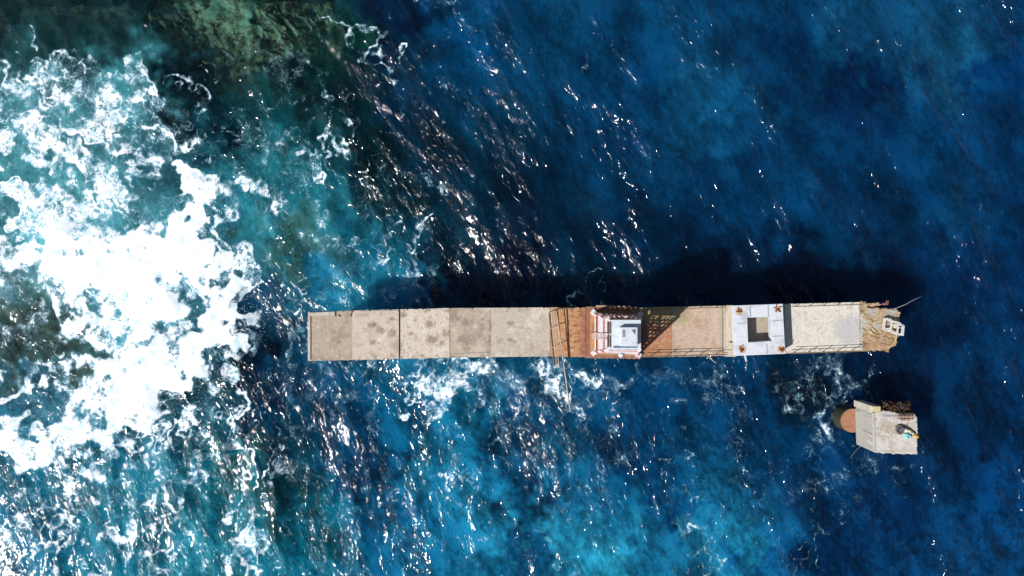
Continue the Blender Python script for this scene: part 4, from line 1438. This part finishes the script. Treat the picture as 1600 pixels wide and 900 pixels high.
tag(fan.build('rope', solid('weedy_rope', alb((86, 96, 60)), 0.8), None, smooth=True), 'weedy green rope trailing into the sea from the lone block', 'rope')

# things lying on the block
tyre = MB()
c = T(1406, 671, zt + 0.12)
nn, mm = 26, 8
v, f = [], []
for i in range(nn):
    a = 2 * math.pi * i / nn
    for k in range(mm):
        b_ = 2 * math.pi * k / mm
        rr_ = 0.40 + 0.12 * math.cos(b_)
        v.append((c.x + rr_ * math.cos(a) * 0.85, c.y + rr_ * math.sin(a), c.z + 0.12 * math.sin(b_)))
        f.append((i * mm + k, ((i + 1) % nn) * mm + k, ((i + 1) % nn) * mm + (k + 1) % mm, i * mm + (k + 1) % mm))
tyre.add(v, f)
tt = tyre.build('tyre', solid('grimy_rubber', (0.08, 0.07, 0.06), 0.85, c2=(0.2, 0.17, 0.14), nscale=7), None, smooth=True)
tag(tt, 'small dark tyre lying on the lone block beside the turquoise cloth', 'tyre')
pt = MB().tube((c.x + 0.1, c.y, zt + 0.05), (c.x + 0.1, c.y, zt + 0.34), 0.24, 0.27, 18)
pto = pt.build('bucket', solid('grey_bucket', alb((108, 110, 118)), 0.6, c2=alb((86, 88, 96)), nscale=4))
tag(pto, 'grey bucket standing inside the tyre on the lone block', 'bucket')


def heap(name, pxs, z0, hgt, mat, seed, res=0.05):
    """crumpled cloth or net: a dome-like folded sheet inside the outline"""
    P = np.array([T(x, y, z0)[:2] for x, y in pxs])
    x0, y0 = P.min(0); x1, y1 = P.max(0)
    gx, gy = np.arange(x0 - res, x1 + 2 * res, res), np.arange(y0 - res, y1 + 2 * res, res)
    X, Y = np.meshgrid(gx, gy)
    r1 = fbm_field(X.shape, res, seed, 0.5, 0.06, 1.2)
    d = np.full(X.shape, 1e9)
    for i in range(len(P)):
        a, b = P[i], P[(i + 1) % len(P)]
        e = b - a
        t = np.clip(((X - a[0]) * e[0] + (Y - a[1]) * e[1]) / (e @ e), 0, 1)
        d = np.minimum(d, np.hypot(X - a[0] - t * e[0], Y - a[1] - t * e[1]))
    ins = inside([tuple(p) for p in P], X, Y)
    Z = z0 + np.where(ins, np.sqrt(np.clip(d / 0.3, 0, 1)) * hgt * (1 + 0.45 * r1), -0.02)
    ids = np.arange(X.size).reshape(X.shape)
    keep = ins[:-1, :-1] | ins[1:, 1:] | ins[1:, :-1] | ins[:-1, 1:]
    q = np.stack([ids[:-1, :-1], ids[:-1, 1:], ids[1:, 1:], ids[1:, :-1]], -1)[keep]
    used, inv = np.unique(q, return_inverse=True)
    return grid_object(name, np.stack([X, Y, Z], -1).reshape(-1, 3)[used], inv.reshape(-1, 4), mat)


tag(heap('cloth', [(1411, 678), (1416, 675.5), (1424, 678), (1425, 683), (1418, 686.5), (1412, 684.5)], zt + 0.03, 0.32,
         solid('turquoise_cloth', alb((140, 206, 206)), 0.8, c2=alb((190, 226, 222)), nscale=4), 81), 'crumpled turquoise cloth heaped on the lone block', 'cloth')
tag(heap('cloth', [(1410, 668), (1418, 669), (1427, 675), (1430, 679), (1424, 679), (1416, 675), (1411, 674)], zt + 0.03, 0.22,
         solid('cream_cloth', alb((238, 228, 200)), 0.8, c2=alb((206, 192, 160)), nscale=4), 82), 'crumpled cream cloth between the tyre and the yellow bundle on the lone block', 'cloth')
tag(heap('rope_bundle', [(1426, 680), (1431, 677.5), (1436, 680), (1435.5, 684), (1430, 685)], zt + 0.03, 0.26,
         solid('yellow_fibre', alb((224, 184, 108)), 0.85, c2=alb((190, 146, 80)), nscale=6), 83), 'yellow bundle of rope at the outer edge of the lone block', 'rope')
tag(MB().path([T(1404, 665.5, zt + 0.06), T(1412, 665, zt + 0.1), T(1420, 669, zt + 0.08), T(1428, 674.5, zt + 0.06), T(1431, 677, zt + 0.05)], 0.06).build('hose', solid('black_hose', (0.02, 0.02, 0.018), 0.6), None, smooth=True),
    'dark hose curving over the lone block above the cream cloth', 'hose')
